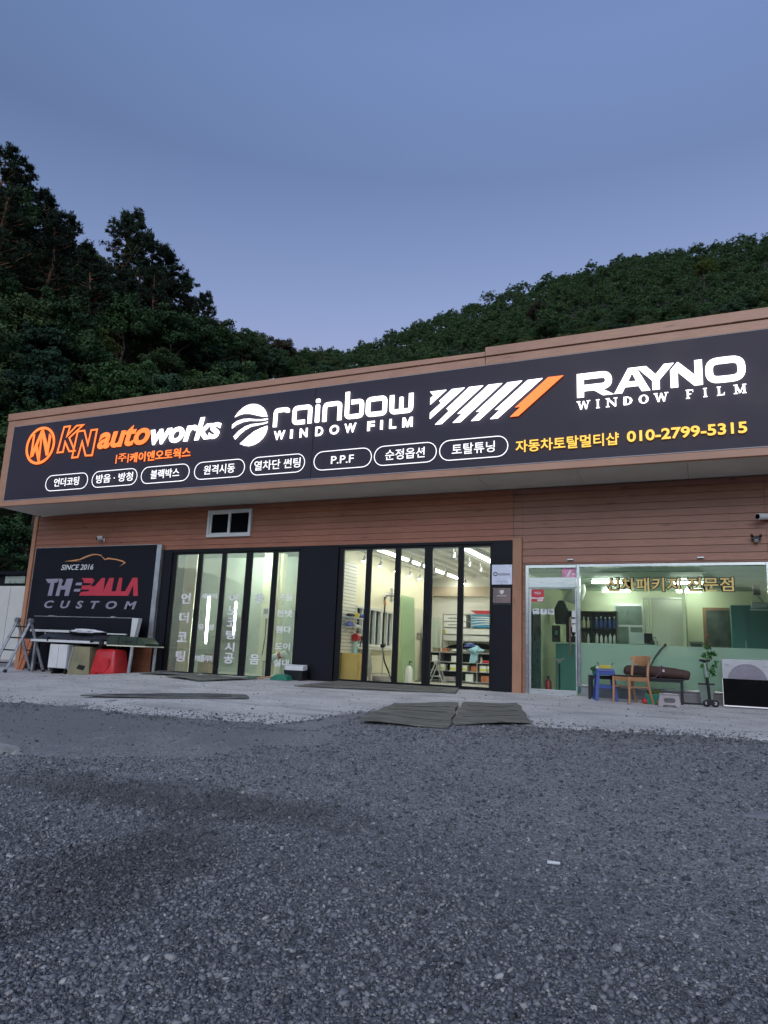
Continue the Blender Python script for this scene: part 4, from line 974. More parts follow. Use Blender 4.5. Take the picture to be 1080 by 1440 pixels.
SPOT = [(-6.93, .90, 1), (-6.93, 1.80, 1), (-6.93, 2.74, 1), (-6.93, 3.68, 1), (-6.93, 4.38, 1), (-5.92, 1.19, 0), (-5.95, 1.96, 0), (-5.95, 2.80, 0), (-5.90, 3.53, 0), (-4.8, 1.93, 0), (-4.82, 2.91, 0), (-4.72, .60, 0), (-6.05, 5.6, 1)]
def spot(lit, lab):
    t = thing('track_spotlight', lab, 'spotlight', (0, 0, 0), 0, 'lit spotlights' if lit else 'unlit spotlights')
    MB().tube([(0, 0, .0), (0, 0, .17)], .012, 8).build('stem', M['galv'], t)
    mm = Matrix.Rotation(R(-28), 4, 'X')
    h = MB().lathe([(.028, .07), (.032, .06), (.05, -.06), (.052, -.075), (.044, -.075), (.03, -.02)], (0, 0, -.02), 14, mm).build('housing', M['galv'], t, True)
    MB().lathe([(.001, -.05), (.025, -.052), (.041, -.066), (.03, -.04)], (0, 0, -.02), 12, mm).build('bulb', M['spot'] if lit else M['white'], h, True)
    return t
pl = {1: spot(1, 'lit grey spotlight pointing at the cream wall of the bright bay'), 0: spot(0, 'grey spotlight hanging under the ceiling beside the bright light strip')}
first = {1: True, 0: True}
for x, y, l in SPOT:
    if first[l]: pl[l].location = (x, y, 2.71); first[l] = False
    else: dup(pl[l], (x, y, 2.71), rng.uniform(-.2, .2))
for x, lab in ((-6.93, 'white spotlight track along the cream wall of the bay'), (-5.93, 'white spotlight track beside the light strip'), (-4.79, 'short white spotlight track on the right of the bay')):
    t = thing('spotlight_track', lab, 'track'); MB().box(x-.02, x+.02, .5, 4.7 if x < -6.5 else 3.9, 2.868, 2.888).build('rail', M['white'], t); MB().box(x-.03, x+.03, .45, .5, 2.86, 2.888).build('end_feed', M['white'], t)
# slatted display wall with a shelf of cloths
t = thing('slat_panel', 'white grooved display panel on the left wall of the bright bay', 'display panel')
q = MB()
for k in range(26): q.box(-7.048, -7.02, .14, .765, .60+k*.075, .60+k*.075+.062)
q.build('panel', M['slatwall'], t); MB().box(-7.049, -7.035, .138, .767, .598, 2.55).build('backing', M['greyp'], t)
t = thing('wall_shelf', 'small shelf on the white grooved panel, upper of the two', 'shelf'); MB().box(-7.02, -6.78, .16, .78, 1.34, 1.36).build('board', M['white'], t, bevel=.003); q = MB(); [q.bar((-7.015, y, 1.24), (-6.80, y, 1.338), .015) for y in (.25, .68)]; q.build('bracket', M['white'], t)
t = thing('wall_shelf', 'small shelf with white sheets on the grooved panel, lower of the two', 'shelf'); MB().box(-7.02, -6.80, .2, .75, 1.14, 1.155).build('board', M['white'], t, bevel=.003); q = MB(); [q.bar((-7.015, y, 1.06), (-6.82, y, 1.138), .015) for y in (.28, .68)]; q.build('bracket', M['white'], t)
def lump(name, label, cat, loc, d, m, seed, am=.18, sub=3, group=None):
    r = np.random.default_rng(seed); b = bmesh.new(); bmesh.ops.create_icosphere(b, subdivisions=sub, radius=1)
    ph = r.random((4, 3))*6
    for q in b.verts:
        n = q.co.normalized(); k = 1
        for f_, p in zip((2.1, 3.7, 6.1, 9.5), ph): k += am/f_*2*(math.sin(f_*n.x*1.7+p[0])+math.sin(f_*n.y*1.9+p[1])+math.sin(f_*n.z*1.5+p[2]))/2
        q.co = Vector((n.x*d[0]*k, n.y*d[1]*k, max(n.z*d[2]*k, -d[2]*.72)))
    me = bpy.data.meshes.new(name); b.to_mesh(me); b.free(); me.polygons.foreach_set('use_smooth', [True]*len(me.polygons))
    o = link(name, me, m); o.location = loc; return tag(o, label, cat, group)
lump('cleaning_cloth', 'dark folded cloth on the upper wall shelf', 'cloth', (-6.9, .30, 1.40), (.09, .11, .045), M['dark'], 1)
lump('cleaning_cloth', 'yellow cloth on the upper wall shelf', 'cloth', (-6.88, .53, 1.405), (.09, .09, .05), M['yellow'], 2)
lump('cleaning_cloth', 'blue cloth hanging at the right end of the upper wall shelf', 'cloth', (-6.86, .70, 1.395), (.10, .09, .045), M['blue'], 3)
lump('cleaning_cloth', 'violet blue cloth on the lower wall shelf', 'cloth', (-6.9, .28, 1.20), (.09, .09, .05), mat('violet_cloth', (.16, .16, .42), .8), 4)
lump('cleaning_cloth', 'white crumpled sheet on the lower wall shelf', 'cloth', (-6.9, .55, 1.185), (.09, .15, .035), M['paper'], 5)
t = thing('floor_cabinet', 'ochre yellow low cabinet in the left corner of the bright bay', 'cabinet'); MB().box(-7.03, -6.62, .20, .60, -.05, .60).build('body', mat('ochre_board', (.60, .38, .10), .5, 0, .08, 3), t, bevel=.005); MB().box(-6.618, -6.60, .21, .59, .02, .58).build('door', mat('ochre_door', (.62, .41, .13), .5), t, bevel=.003)
t = thing('spray_bottle', 'white spray bottle standing before the ochre cabinet', 'bottle', (-6.52, .38, -.055)); MB().lathe([(.001, 0), (.055, .0), (.058, .02), (.056, .17), (.025, .21), (.02, .24)], n=16).build('body', M['white'], t, True); q = MB(); q.box(-.02, .02, -.06, .035, .24, .285); q.box(-.012, .012, -.05, -.035, .19, .24); q.build('trigger', M['dark'], t, bevel=.004)
t = thing('polisher_stand', 'pale blue post with a round red head in the bright bay', 'stand', (-6.94, .70, -.055)); MB().tube([(0, 0, .02), (0, 0, .95)], .045, 14).build('post', mat('pale_blue_paint', (.34, .55, .56), .4), t, True); MB().tube([(0, -.07, 1.0), (0, .07, 1.0)], .085, 18).build('head', M['red'], t, True); MB().lathe([(.001, 0), (.16, .0), (.16, .02), (.05, .03)], n=18).build('base', M['galv'], t, True); MB().tube([(.02, .06, 1.0), (.05, .16, 1.03), (.04, .20, .95), (.02, .16, .8)], .014, 8).build('hose', M['dark'], t, True)
lump('dust_bag', 'pale grey bulky dust bag on the floor of the bright bay', 'bag', (-6.86, 1.02, .30), (.15, .20, .44), M['cream_bag'], 8, .12)
t = thing('wall_fan', 'grey round fan mounted high on the cream bay wall', 'fan', (-6.86, 2.36, 2.02), 0)
for nm, r_, q in (('guard', .0045, None),):
    g = MB(); mm = Matrix.Rotation(R(90), 4, 'Y') @ Matrix.Rotation(R(-25), 4, 'X')
    for a in range(18):
        c, s_ = math.cos(a*.349), math.sin(a*.349); g.tube([mm @ Vector((c*.03, s_*.03, .06)), mm @ Vector((c*.13, s_*.13, .055)), mm @ Vector((c*.185, s_*.185, 0)), mm @ Vector((c*.13, s_*.13, -.05))], .0035, 5)
    for rr_ in (.06, .12, .185): g.tube([mm @ Vector((rr_*math.cos(a), rr_*math.sin(a), .058 if rr_ < .15 else 0)) for a in np.linspace(0, 6.283, 25)], .0045, 5, False)
    g.build('guard', M['galv'], t)
bl = MB()
for a in range(4):
    c = Matrix.Rotation(a*1.571, 4, 'Z'); bl.box(.02, .16, -.05, .05, -.004, .004, mm @ c @ Matrix.Rotation(.4, 4, 'X'))
bl.build('blade', M['galv'], t); q = MB(); q.tube([mm @ Vector((0, 0, .05)), mm @ Vector((0, 0, -.14))], .045, 12); q.bar((-.10, 0, 0), (-.19, 0, -.1), .04); q.build('motor', M['galv'], t)
t = thing('air_hose', 'black air hose with an orange grip hanging in front of the inner windows', 'hose'); MB().tube([(-6.85, 1.93, 1.93), (-6.82, 1.90, 1.75), (-6.83, 1.88, 1.3), (-6.82, 1.86, .75), (-6.78, 1.90, .45), (-6.7, 1.98, .22), (-6.66, 2.05, .05)], .019, 8).build('tube', M['dark'], t, True); MB().tube([(-6.84, 1.92, 1.85), (-6.82, 1.90, 1.75)], .028, 10).build('grip', M['orange'], t, True)
t = thing('stand_pole', 'thin stand with a small clamp head before the inner windows', 'stand', (-6.72, 1.66, -.055)); q = MB(); q.tube([(0, 0, .05), (0, 0, .82)], .012, 8); [q.tube([(0, 0, .16), (.2*math.cos(a), .2*math.sin(a), 0)], .009, 6) for a in (0, 2.1, 4.2)]; q.build('legs', M['galv'], t); MB().obox((0, 0, .86), (.09, .12, .07), (.3, 0, 0)).build('clamp', M['dark'], t, bevel=.008)
t = thing('tool_crate', 'grey wire tool crate on the bay floor below the hose', 'crate', (-6.60, 1.36, -.055)); q = MB()
for z in (.01, .12, .24): [q.tube(l, .007, 6) for l in ([(-.17, -.2, z), (.17, -.2, z)], [(-.17, .2, z), (.17, .2, z)], [(-.17, -.2, z), (-.17, .2, z)], [(.17, -.2, z), (.17, .2, z)])]
for a in (-.17, .17):
    for b_ in (-.2, -.1, 0, .1, .2): q.tube([(a, b_, 0), (a, b_, .24)], .006, 6)
q.build('basket', M['galv'], t); MB().box(-.14, .14, -.17, .17, .015, .19).build('contents', M['greyp'], t, bevel=.02)
gp = thing('glass_sheet', 'tall green tinted glass sheet leaning on the bay wall beside the door', 'glass sheet'); mg = MB().box(0, .010, -.44, .44, 0, 2.16).build('sheet', film('green_sheet', (.70, .82, .68), .40, .15), gp); gp.location = (-6.90, 3.74, -.05); gp.rotation_euler = (0, R(-2.6), 0)
q = MB(); q.box(-.01, .02, -.30, -.24, 0, .05); q.box(-.01, .02, .24, .30, 0, .05); q.build('foot', M['white'], gp); q = MB(); q.box(.011, .02, .12, .15, .98, 1.02); q.box(.011, .02, .19, .22, .98, 1.02); q.build('fitting', M['white'], gp)
t = thing('canister', 'white canister with black pump near the glass sheet', 'canister', (-6.62, 3.05, -.055)); MB().lathe([(.001, 0), (.085, 0), (.09, .03), (.09, .34), (.05, .40), (.03, .42)], n=18).build('body', M['white'], t, True); q = MB(); q.tube([(0, 0, .42), (0, 0, .52)], .012, 8); q.tube([(0, 0, .52), (.08, -.05, .51)], .012, 8); q.build('pump', M['dark'], t)
lb = MB().box(0, .02, 0, .35, 0, 1.5); t = thing('leaning_board', 'narrow white board leaning beside the inner cream door', 'board', (-6.82, 4.55, -.05)); lb.build('board', M['slatwall'], t); t.rotation_euler = (R(-9), R(-6), 0); MB().box(-.002, .022, -.006, 0, 0, 1.5).build('edge', M['white'], t)
# rear: film rack, work bench shelf and what stands on them
fr = thing('film_rack', 'grey rack of boxed film rolls against the rear wall of the bay', 'rack', (-6.69, 5.62, 0))
q = MB()
for x in (0, .82, 1.68): q.box(x, x+.025, 0, .025, .78, 1.80); q.box(x, x+.025, .5, .525, .78, 1.80)
q.build('upright', M['galv'], fr)
for z in (1.795, 1.60, 1.43, 1.24, 1.06, .86): MB().box(-.0, 1.71, .026, .499, z-.012, z).build('shelf', M['galv'], fr)
def carton(label, x0, x1, y0, y1, z0, z1, m, txt=None, tm=None, cat='box', name='carton', group=None):
    t = thing(name, label, cat, ((x0+x1)/2, (y0+y1)/2, z0), 0, group); w, d, h = (x1-x0)/2, (y1-y0)/2, z1-z0
    MB().box(-w, w, -d, d, 0, h*.88).build('body', m, t, bevel=.004); MB().box(-w-.003, w+.003, -d-.003, d+.003, h*.88+.001, h).build('lid', m, t, bevel=.004)
    if txt: text('lettering', txt, (-w*.6, w*.6, h*.35, h*.62), -d-.004, tm or M['blk'], t, .02, .0008)
    return t
carton('white film box with black lettering on the top shelf of the film rack', -6.65, -6.0, 5.60, 6.08, 1.602, 1.765, M['paper'], 'rainbow')
carton('white film box with black lettering on the second shelf of the film rack', -6.64, -6.0, 5.60, 6.08, 1.432, 1.575, M['paper'], 'rainbow')
def wavy(label, x0, x1, z0, z1, y0, a, b_):
    t = carton(label, x0, x1, y0, y0+.45, z0, z1, a); w = (x1-x0)/2; h = z1-z0
    for k in range(4):
        z_ = h*(.12+.2*k); top = [(-w*.98+2*w*.98*i/16, min(h*.86, z_+.05*h+.16*h*math.sin(i/16*2.6+.3*k)*(1-k*.1))) for i in range(17)]
        bot = [(x, max(.004, z-.05*h*(1+i_/9))) for i_, (x, z) in enumerate(top)]
        shapes('wave_print', [top+bot[::-1]], -.225-.0045-.0004*k, b_, t, .0006)
wavy('blue and white wave patterned film box on the right of the film rack', -5.84, -5.04, 1.44, 1.775, 5.60, mat('blue_print', (.05, .28, .52), .5, 0, .1, 3, 0), M['paper'])
t = carton('white and red film box lying on top of the film rack', -6.0, -5.05, 5.62, 6.05, 1.80, 1.915, M['paper']); shapes('red_print', [[(-.20, .005), (.46, .005), (.46, .098), (-.36, .098)]], -.2165, M['redl'], t, .0006)
carton('long pale film box on the third shelf of the film rack', -6.60, -5.05, 5.61, 6.06, 1.245, 1.40, M['paper'])
carton('yellow marked small box at the left end of the third shelf of the rack', -6.662, -6.606, 5.60, 6.0, 1.245, 1.36, M['yellow'])
carton('long grey white film box on the fourth shelf of the film rack', -6.60, -5.05, 5.61, 6.06, 1.063, 1.21, M['white'])
t = thing('car_hood', 'black glossy car hood lying on the lowest shelf of the film rack', 'car part', (-5.85, 5.84, .862)); q = MB(); q.prism([(-.72, 0), (-.60, .07), (-.2, .13), (.3, .135), (.70, .07), (.78, 0)], -.25, .25); q.build('panel', M['screen'], t, True, bevel=.012); MB().prism([(-.45, .112), (-.2, .145), (.3, .15), (.5, .118)], -.10, .10).build('scoop', M['dark'], t, True)
wb = thing('storage_bench', 'long bench with open compartments at the rear of the bay', 'storage bench', (-7.05, 5.12, 0))
MB().box(0, 2.15, -.02, .44, .725, .755).build('top', M['greyp'], wb, bevel=.004)
for z in (.47, .24, -.02): MB().box(.02, 2.13, 0, .42, z, z+.02).build('shelf', M['galv'], wb)
for x in (.0, .47, 1.52, 2.13): MB().box(x, x+.02, -.01, .42, -.05, .724).build('upright', M['galv'], wb)
MB().box(.02, 2.13, .421, .435, -.05, .72).build('back', M['dark'], wb)
ybx = mat('yellow_label', (.60, .58, .10), .5)
k = 0
for x, z, w, h, m_, lab in ((-6.98, .49, .13, .15, M['dark'], 'black box at the left end of the top compartment row'), (-6.80, .49, .16, .16, M['paper'], 'white box in the top compartment row, left of the divider'), (-6.25, .49, .15, .16, M['paper'], 'white box alone in the dark middle of the top row'),
        (-6.62, .26, .19, .16, M['paper'], 'white box with yellow label, leftmost in the middle row'), (-6.28, .26, .17, .16, M['paper'], 'white box with yellow label, second in the middle row'), (-5.93, .26, .13, .15, M['paper'], 'white box with yellow label left of the orange carton'), (-5.70, .26, .17, .14, M['orange'], 'orange brown carton in the middle compartment row'), (-5.46, .26, .18, .16, M['paper'], 'white box with yellow label just right of the bench divider'), (-5.25, .26, .18, .16, M['paper'], 'white box with yellow label, last in the middle row'),
        (-5.84, .0, .20, .19, M['paper'], 'large white carton on the bottom row of the bench'), (-5.42, .0, .30, .16, M['orange'], 'orange red package on the bottom row of the bench'), (-6.45, .0, .3, .1, M['greyp'], 'flat grey package on the bottom row'), (-5.38, .49, .24, .07, M['red'], 'red flat case in the top row beside the divider')):
    t = carton(lab, x, x+w, 5.14, 5.42, z+.0, z+h, m_)
    if 'yellow' in lab: MB().box(-w/2-.002+.004, w/2-.002, -.1445, -.1435, h*.15, h*.5).build('label', ybx, t)
lump('blue_towel', 'light blue towel bunched on and over the front of the rear bench', 'towel', (-5.58, 5.15, .80), (.20, .14, .13), mat('light_blue_cloth', (.34, .58, .74), .85), 12, .3)
t = thing('hanging_towel', 'light blue towel hanging down the front of the rear bench', 'towel', (-5.60, 5.085, .50)); q = MB(); q.prism([(-.13, .0), (-.04, -.03), (.06, .01), (.10, .08), (.12, .27), (-.08, .28)], -.02, .02); q.build('cloth', bpy.data.materials['light_blue_cloth'], t, True, bevel=.015)
lump('blue_glove', 'deep blue glove lying on the light blue towel', 'glove', (-5.72, 5.12, .93), (.13, .09, .05), M['blue'], 14, .3)
lump('work_cloth', 'white cloth on the rear bench left of the towel', 'cloth', (-6.05, 5.2, .79), (.16, .12, .05), M['paper'], 15, .3)
carton('orange box on the top of the rear bench', -6.52, -6.36, 5.15, 5.32, .756, .84, M['orange']); carton('beige box on the left end of the rear bench', -6.80, -6.62, 5.18, 5.36, .756, .85, M['olive'])
t = thing('bench_bottle', 'small white bottle beside the hanging towel', 'bottle', (-5.43, 5.2, .49)); MB().lathe([(.001, 0), (.03, 0), (.03, .11), (.012, .14), (.012, .16)], n=12).build('body', M['white'], t, True); MB().tube([(0, 0, .16), (0, 0, .18)], .015, 10).build('cap', M['dark'], t)
t = thing('glazed_screen', 'white framed glass panel standing left of the film rack', 'panel', (-6.90, 5.3, .757)); frame(0, .30, 0, .92, .03, .27, .03, .89, 0, .03).build('frame', M['white'], t); MB().box(.03, .27, .012, .018, .03, .89).build('pane', M['glass_g'], t); MB().box(.135, .165, .004, .026, .031, .889).build('bar', M['white'], t)
def trestle(label, loc, rz, m, W_=.34, H=.50):
    t = thing('trestle', label, 'trestle', loc, rz)
    for s_ in (-1, 1):
        MB().bar((0, s_*.16, H), (-W_/2, s_*.16, 0), .045, .03).build('leg', m, t, bevel=.004); MB().bar((0.004, s_*.16, H), (W_/2, s_*.16, 0), .045, .03).build('leg', m, t, bevel=.004)
        MB().bar((-W_*.33, s_*.16, .16), (W_*.33, s_*.16, .16), .03, .02).build('brace', m, t)
    MB().tube([(0, -.19, H), (0, .19, H)], .045, 12).build('head', m, t, True)
    return t
trestle('small grey folding trestle on the bay floor before the rear bench', (-6.52, 4.78, -.055), .1, M['galv'], .42, .52)
# left bay contents
carton('brown cardboard carton at the foot of the upright tube', -12.16, -11.80, 2.0, 2.3, -.052, .22, mat('brown_cardboard', (.42, .27, .13), .8))
carton('smaller brown carton stacked on the carton by the upright tube', -12.0, -11.72, 2.05, 2.3, .2215, .44, bpy.data.materials['brown_cardboard'])
t = thing('vinyl_roll', 'white and red banded roll propped up in the left bay', 'roll', (-9.78, 2.0, .42), .2); MB().tube([(-.24, 0, -.07), (.26, 0, .12)], .075, 16).build('core', M['paper'], t, True); q = MB(); q.tube([(-.20, 0, -.055), (-.10, 0, -.017)], .079, 16); q.tube([(.06, 0, .044), (.14, 0, .074)], .079, 16); q.build('band', M['red'], t, True)
t = thing('low_stand', 'low grey stand under the banded roll in the left bay', 'stand', (-9.78, 2.0, -.055)); q = MB(); q.box(-.3, .3, -.15, .15, .36, .385); q.build('top', M['greyp'], t); [MB().box(a-.015, a+.015, b_-.015, b_+.015, 0, .36).build('leg', M['galv'], t) for a in (-.27, .27) for b_ in (-.12, .12)]
t = thing('wall_fan', 'pale round fan on the wall of the left bay behind the last glass leaf', 'fan', (-9.92, 4.10, 2.45), 0); q = MB()
for rr_ in (.07, .14, .20): q.tube([(rr_*math.cos(a), -.06, rr_*1.25*math.sin(a)) for a in np.linspace(0, 6.283, 25)], .006, 5, False)
for a in range(12): q.tube([(0, -.08, 0), (.2*math.cos(a*.5236), -.06, .25*math.sin(a*.5236))], .004, 5)
q.build('guard', M['white'], t); q = MB(); q.tube([(0, -.07, 0), (0, .09, 0)], .05, 12); q.build('motor', M['white'], t)
t = thing('pipe_run', 'pale vertical pipes on the rear wall of the left bay', 'pipes'); q = MB(); [q.tube([(x, 4.15, 0), (x, 4.15, 2.9)], .02, 8) for x in (-10.62, -10.52)]; q.build('pipe', M['white'], t); q = MB(); [q.box(-10.68, -10.46, 4.14, 4.19, z, z+.03) for z in (.8, 1.7, 2.5)]; q.build('clip', M['galv'], t)
t = thing('control_box', 'small pale control box on the left bay pillar', 'control box', (-11.03, 3.395, 1.45)); MB().box(-.1, .1, -.09, 0, 0, .30).build('case', M['white'], t, bevel=.006); MB().box(-.07, .07, -.096, -.091, .12, .26).build('panel', M['lilac'], t); MB().tube([(0, -.05, 0), (.01, -.05, -.5), (-.05, -.05, -1.0)], .012, 6).build('cable', M['dark'], t)
t = thing('tool_shelf', 'grey shelf of small tools on the rear wall of the left bay', 'shelf', (-12.7, 4.0, .9)); MB().box(-.5, .5, -.14, .19, 0, .03).build('board', M['greyp'], t); MB().box(-.5, .5, .17, .19, .03, .6).build('back', M['galv'], t)
# ------------------------------------------------------------------ office contents
t = thing('reception_counter', 'dark green reception counter seen through the office door', 'counter'); MB().box(-2.98, -.92, 2.5, 3.0, -.03, .985).build('front', M['teal'], t, bevel=.005); MB().box(-3.0, -.90, 2.46, 3.35, .99, 1.025).build('top', M['mint'], t, bevel=.005)
t = thing('office_desk', 'teal low desk in the office behind the rose plant', 'desk'); MB().box(-.85, .50, 1.9, 2.5, -.03, .745).build('body', M['teal'], t, bevel=.005); MB().box(-.87, .52, 1.86, 2.55, .748, .775).build('top', M['teal'], t, bevel=.004)
t = thing('tall_cabinet', 'tall teal cabinet by the right end of the office window', 'cabinet'); MB().box(.50, 1.9, 2.52, 3.1, -.03, 1.86).build('body', M['teal'], t, bevel=.006); MB().box(.50, .80, 2.49, 2.515, -.02, 1.855).build('door', M['teal'], t, bevel=.004); MB().box(.73, .75, 2.46, 2.489, 1.0, 1.16).build('handle', M['galv'], t, bevel=.003)
ck = thing('bottle_cabinet', 'black open cabinet of bottles standing on the back counter', 'cabinet', (-2.86, 3.12, 1.0265))
frame(0, 1.1, 0, .72, .025, 1.075, .02, .70, 0, .32).build('frame', M['dark'], ck); MB().box(.55, .57, .01, .31, .02, .70).build('divider', M['dark'], ck); MB().box(.025, .549, .01, .31, .34, .355).build('shelf', M['dark'], ck); MB().box(.571, 1.075, .01, .31, .34, .355).build('shelf', M['dark'], ck); MB().box(.02, 1.08, .321, .33, .01, .71).build('back', M['dark'], ck)
def bottle(label, m, mc, group):
    t = thing('bottle', label, 'bottle', (0, 0, 0), 0, group)
    MB().lathe([(.001, 0), (.032, 0), (.034, .01), (.034, .12), (.028, .15), (.012, .18), (.012, .20)], n=12).build('body', m, t, True)
    MB().tube([(0, 0, .20), (0, 0, .235)], .015, 10).build('cap', mc, t); return t
bs = [bottle('white bottle on the lower shelves of the black cabinet', M['white'], M['dark'], 'white cabinet bottles'), bottle('blue labelled bottle on the upper right shelf of the black cabinet', M['blue'], M['white'], 'blue cabinet bottles'), bottle('pale yellow bottle on the upper left shelf of the black cabinet', mat('cream_bottle', (.62, .58, .40), .4), M['white'], 'cream cabinet bottles')]
fst = [True]*3
for row, z in ((0, 1.0485), (1, 1.3835)):
    for cell, xa in ((0, -2.80), (1, -2.24)):
        for k in range(5):
            kk = 0 if row == 0 else (1 if cell else 2); p = (xa+.04+k*.095, 3.2+rng.uniform(-.02, .06), z)
            if fst[kk]: bs[kk].location = p; fst[kk] = False
            else: dup(bs[kk], p, 0, scale=(1, 1, rng.uniform(.85, 1.1)))
t = thing('counter_oven', 'white boxy oven with a dark door on the office counter', 'oven', (-1.44, 2.6, 1.0265)); MB().box(0, .45, 0, .35, .01, .245).build('body', M['white'], t, bevel=.008); MB().box(.28, .44, -.012, -.001, .02, .235).build('door', M['screen'], t, bevel=.003); q = MB(); [q.box(a, a+.03, b_, b_+.03, 0, .01) for a in (.02, .4) for b_ in (.02, .3)]; q.build('foot', M['dark'], t)
for x, lab, m_ in ((-1.00, 'dark pump bottle on the counter right of the oven', M['dark']), (-.955+.18, 'clear pump bottle beside the blinds', M['glass_g'])):
    t = thing('pump_bottle', lab, 'bottle', (x if x < -.9 else -.94+.0, 2.6 if x < -.98 else 2.72, 1.0265)); MB().lathe([(.001, 0), (.035, 0), (.036, .08), (.012, .11), (.012, .125)], n=12).build('body', m_, t, True); q = MB(); q.tube([(0, 0, .125), (0, 0, .16)], .006, 6); q.tube([(0, 0, .16), (-.04, 0, .158)], .007, 6); q.build('pump', M['dark'], t)
t = thing('vertical_blinds', 'pale vertical blinds drawn across the back of the office', 'blinds', (-1.30, 4.55, .95)); MB().box(-.02, .95, -.03, .03, 1.20, 1.235).build('rail', M['white'], t)
for k in range(15): MB().obox((.0+k*.063, 0, .60), (.066, .003, 1.19), (0, 0, R(28 if k > 3 else 62))).build('slat', M['slatwall'], t)
t = thing('desk_speaker', 'dark grey box standing on the teal desk', 'speaker', (-.28, 2.1, .776)); MB().box(0, .25, 0, .2, 0, .325).build('case', mat('olive_grey_case', (.16, .18, .12), .5), t, bevel=.006); MB().box(.03, .22, -.004, -.0005, .20, .29).build('panel', M['dark'], t)
t = thing('desk_cup', 'dark mug on the teal desk left of the grey box', 'mug', (-.58, 2.05, .776)); MB().lathe([(.001, 0), (.038, 0), (.04, .10), (.034, .10), (.032, .012)], n=14).build('body', M['greyp'], t, True); MB().tube([(.038, 0, .08), (.065, 0, .07), (.065, 0, .035), (.04, 0, .025)], .007, 6).build('handle', M['greyp'], t)
t = thing('wall_bracket_box', 'dark small speaker on a bracket at the upper right of the office', 'speaker', (.93, 1.6, 1.98)); MB().box(-.06, .06, -.06, .06, 0, .19).build('case', M['dark'], t, bevel=.006); q = MB(); q.bar((0, 0, 0), (.1, .05, -.14), .02); q.bar((-.1, 0, -.14), (.2, .1, -.15), .02); q.build('bracket', M['galv'], t)
t = thing('paper_roll', 'crumpled pale packages on the shelf under the office speaker', 'packages', (.95, 1.7, 1.72)); MB().tube([(-.12, 0, .06), (.14, .03, .09)], .05, 10).build('roll', M['paper'], t, True); MB().box(-.14, .3, -.08, .12, -.02, 0).build('shelf', M['white'], t)
# behind the office door
t = thing('dark_locker', 'dark narrow locker at the left edge inside the office door', 'locker'); MB().box(-3.24, -3.06, .5, 1.3, -.03, 1.55).build('body', M['dark'], t, bevel=.005); MB().box(-3.058, -3.045, .52, 1.28, .0, 1.53).build('door', M['bumper'], t, bevel=.003)
t = thing('card_stand', 'black rounded display stand on the reception counter', 'display', (-2.98, 2.55, 1.0265)); MB().box(-.09, .09, 0, .05, 0, .36).build('body', M['dark'], t, bevel=.02); shapes('symbol', [ell(.01, .20, .035, .05, 16)], -.002, M['teal'], t, .001)
t = thing('coat', 'black coat hanging on the wall behind the office counter', 'coat', (-3.0, 3.35, 1.45)); q = MB(); q.prism([(-.14, 0), (.14, 0), (.16, .35), (.06, .55), (-.06, .55), (-.16, .35)], -.06, .06); q.build('cloth', M['seatpad'], t, True, bevel=.03); MB().tube([(0, 0, .55), (0, 0, .60), (.03, 0, .62)], .006, 6).build('hanger', M['galv'], t)
carton('black box on the reception counter beside the display stand', -2.74, -2.58, 2.55, 2.7, 1.0265, 1.16, M['dark']); carton('brown tall box on the counter seen behind the door handle', -2.52, -2.36, 2.6, 2.75, 1.0265, 1.25, M['roll'])
t = thing('air_conditioner', 'white curved wall unit high inside the office door', 'air conditioner', (-2.60, 2.6, 1.95)); q = MB(); q.prism([(-.22, -.02), (.05, -.10), (.20, .0), (.26, .22), (.24, .36), (.10, .30), (-.14, .16)], -.10, .12); q.build('case', M['white'], t, True, bevel=.03); MB().bar((.10, -.108, -.06), (.24, -.108, .20), .012).build('vent', M['galv'], t); MB().bar((0, 0, .28), (0, 0, .42), .03).build('bracket', M['galv'], t)
t = thing('fire_extinguisher', 'small red fire extinguisher on the floor inside the office door', 'fire extinguisher', (-2.82, .9, -.03)); MB().lathe([(.001, 0), (.06, 0), (.062, .03), (.062, .24), (.03, .29), (.02, .31)], n=16).build('body', M['red'], t, True); q = MB(); q.box(-.02, .02, -.05, .03, .31, .35); q.tube([(0, -.05, .33), (.05, -.07, .25), (.05, -.07, .12)], .008, 6); q.build('valve', M['dark'], t)
t = thing('stick_stand', 'black pole with a forked head inside the office door', 'stand', (-2.62, .95, -.03)); MB().tube([(0, 0, 0), (0, 0, .62)], .018, 10).build('pole', M['dark'], t, True); q = MB(); q.tube([(-.1, 0, .70), (-.03, 0, .66), (.03, 0, .66), (.1, 0, .70)], .02, 8); q.tube([(0, 0, .60), (0, 0, .66)], .028, 10); q.build('head', M['greyp'], t, True)
# ------------------------------------------------------------------ in front of the office
GZ = lambda x, y: float(gz(x, y))+.012
def tapered(m, cx, cy, z0, z1, a0, b0, a1, b1, th=.0):     # four sided tapered shell
    v = [(cx+sx*a, cy+sy*b, z) for z, a, b in ((z0, a0, b0), (z1, a1, b1)) for sx, sy in ((-1, -1), (1, -1), (1, 1), (-1, 1))]
    m.add(v, [(0, 1, 5, 4), (1, 2, 6, 5), (2, 3, 7, 6), (3, 0, 4, 7), (4, 5, 6, 7), (3, 2, 1, 0)]); return m
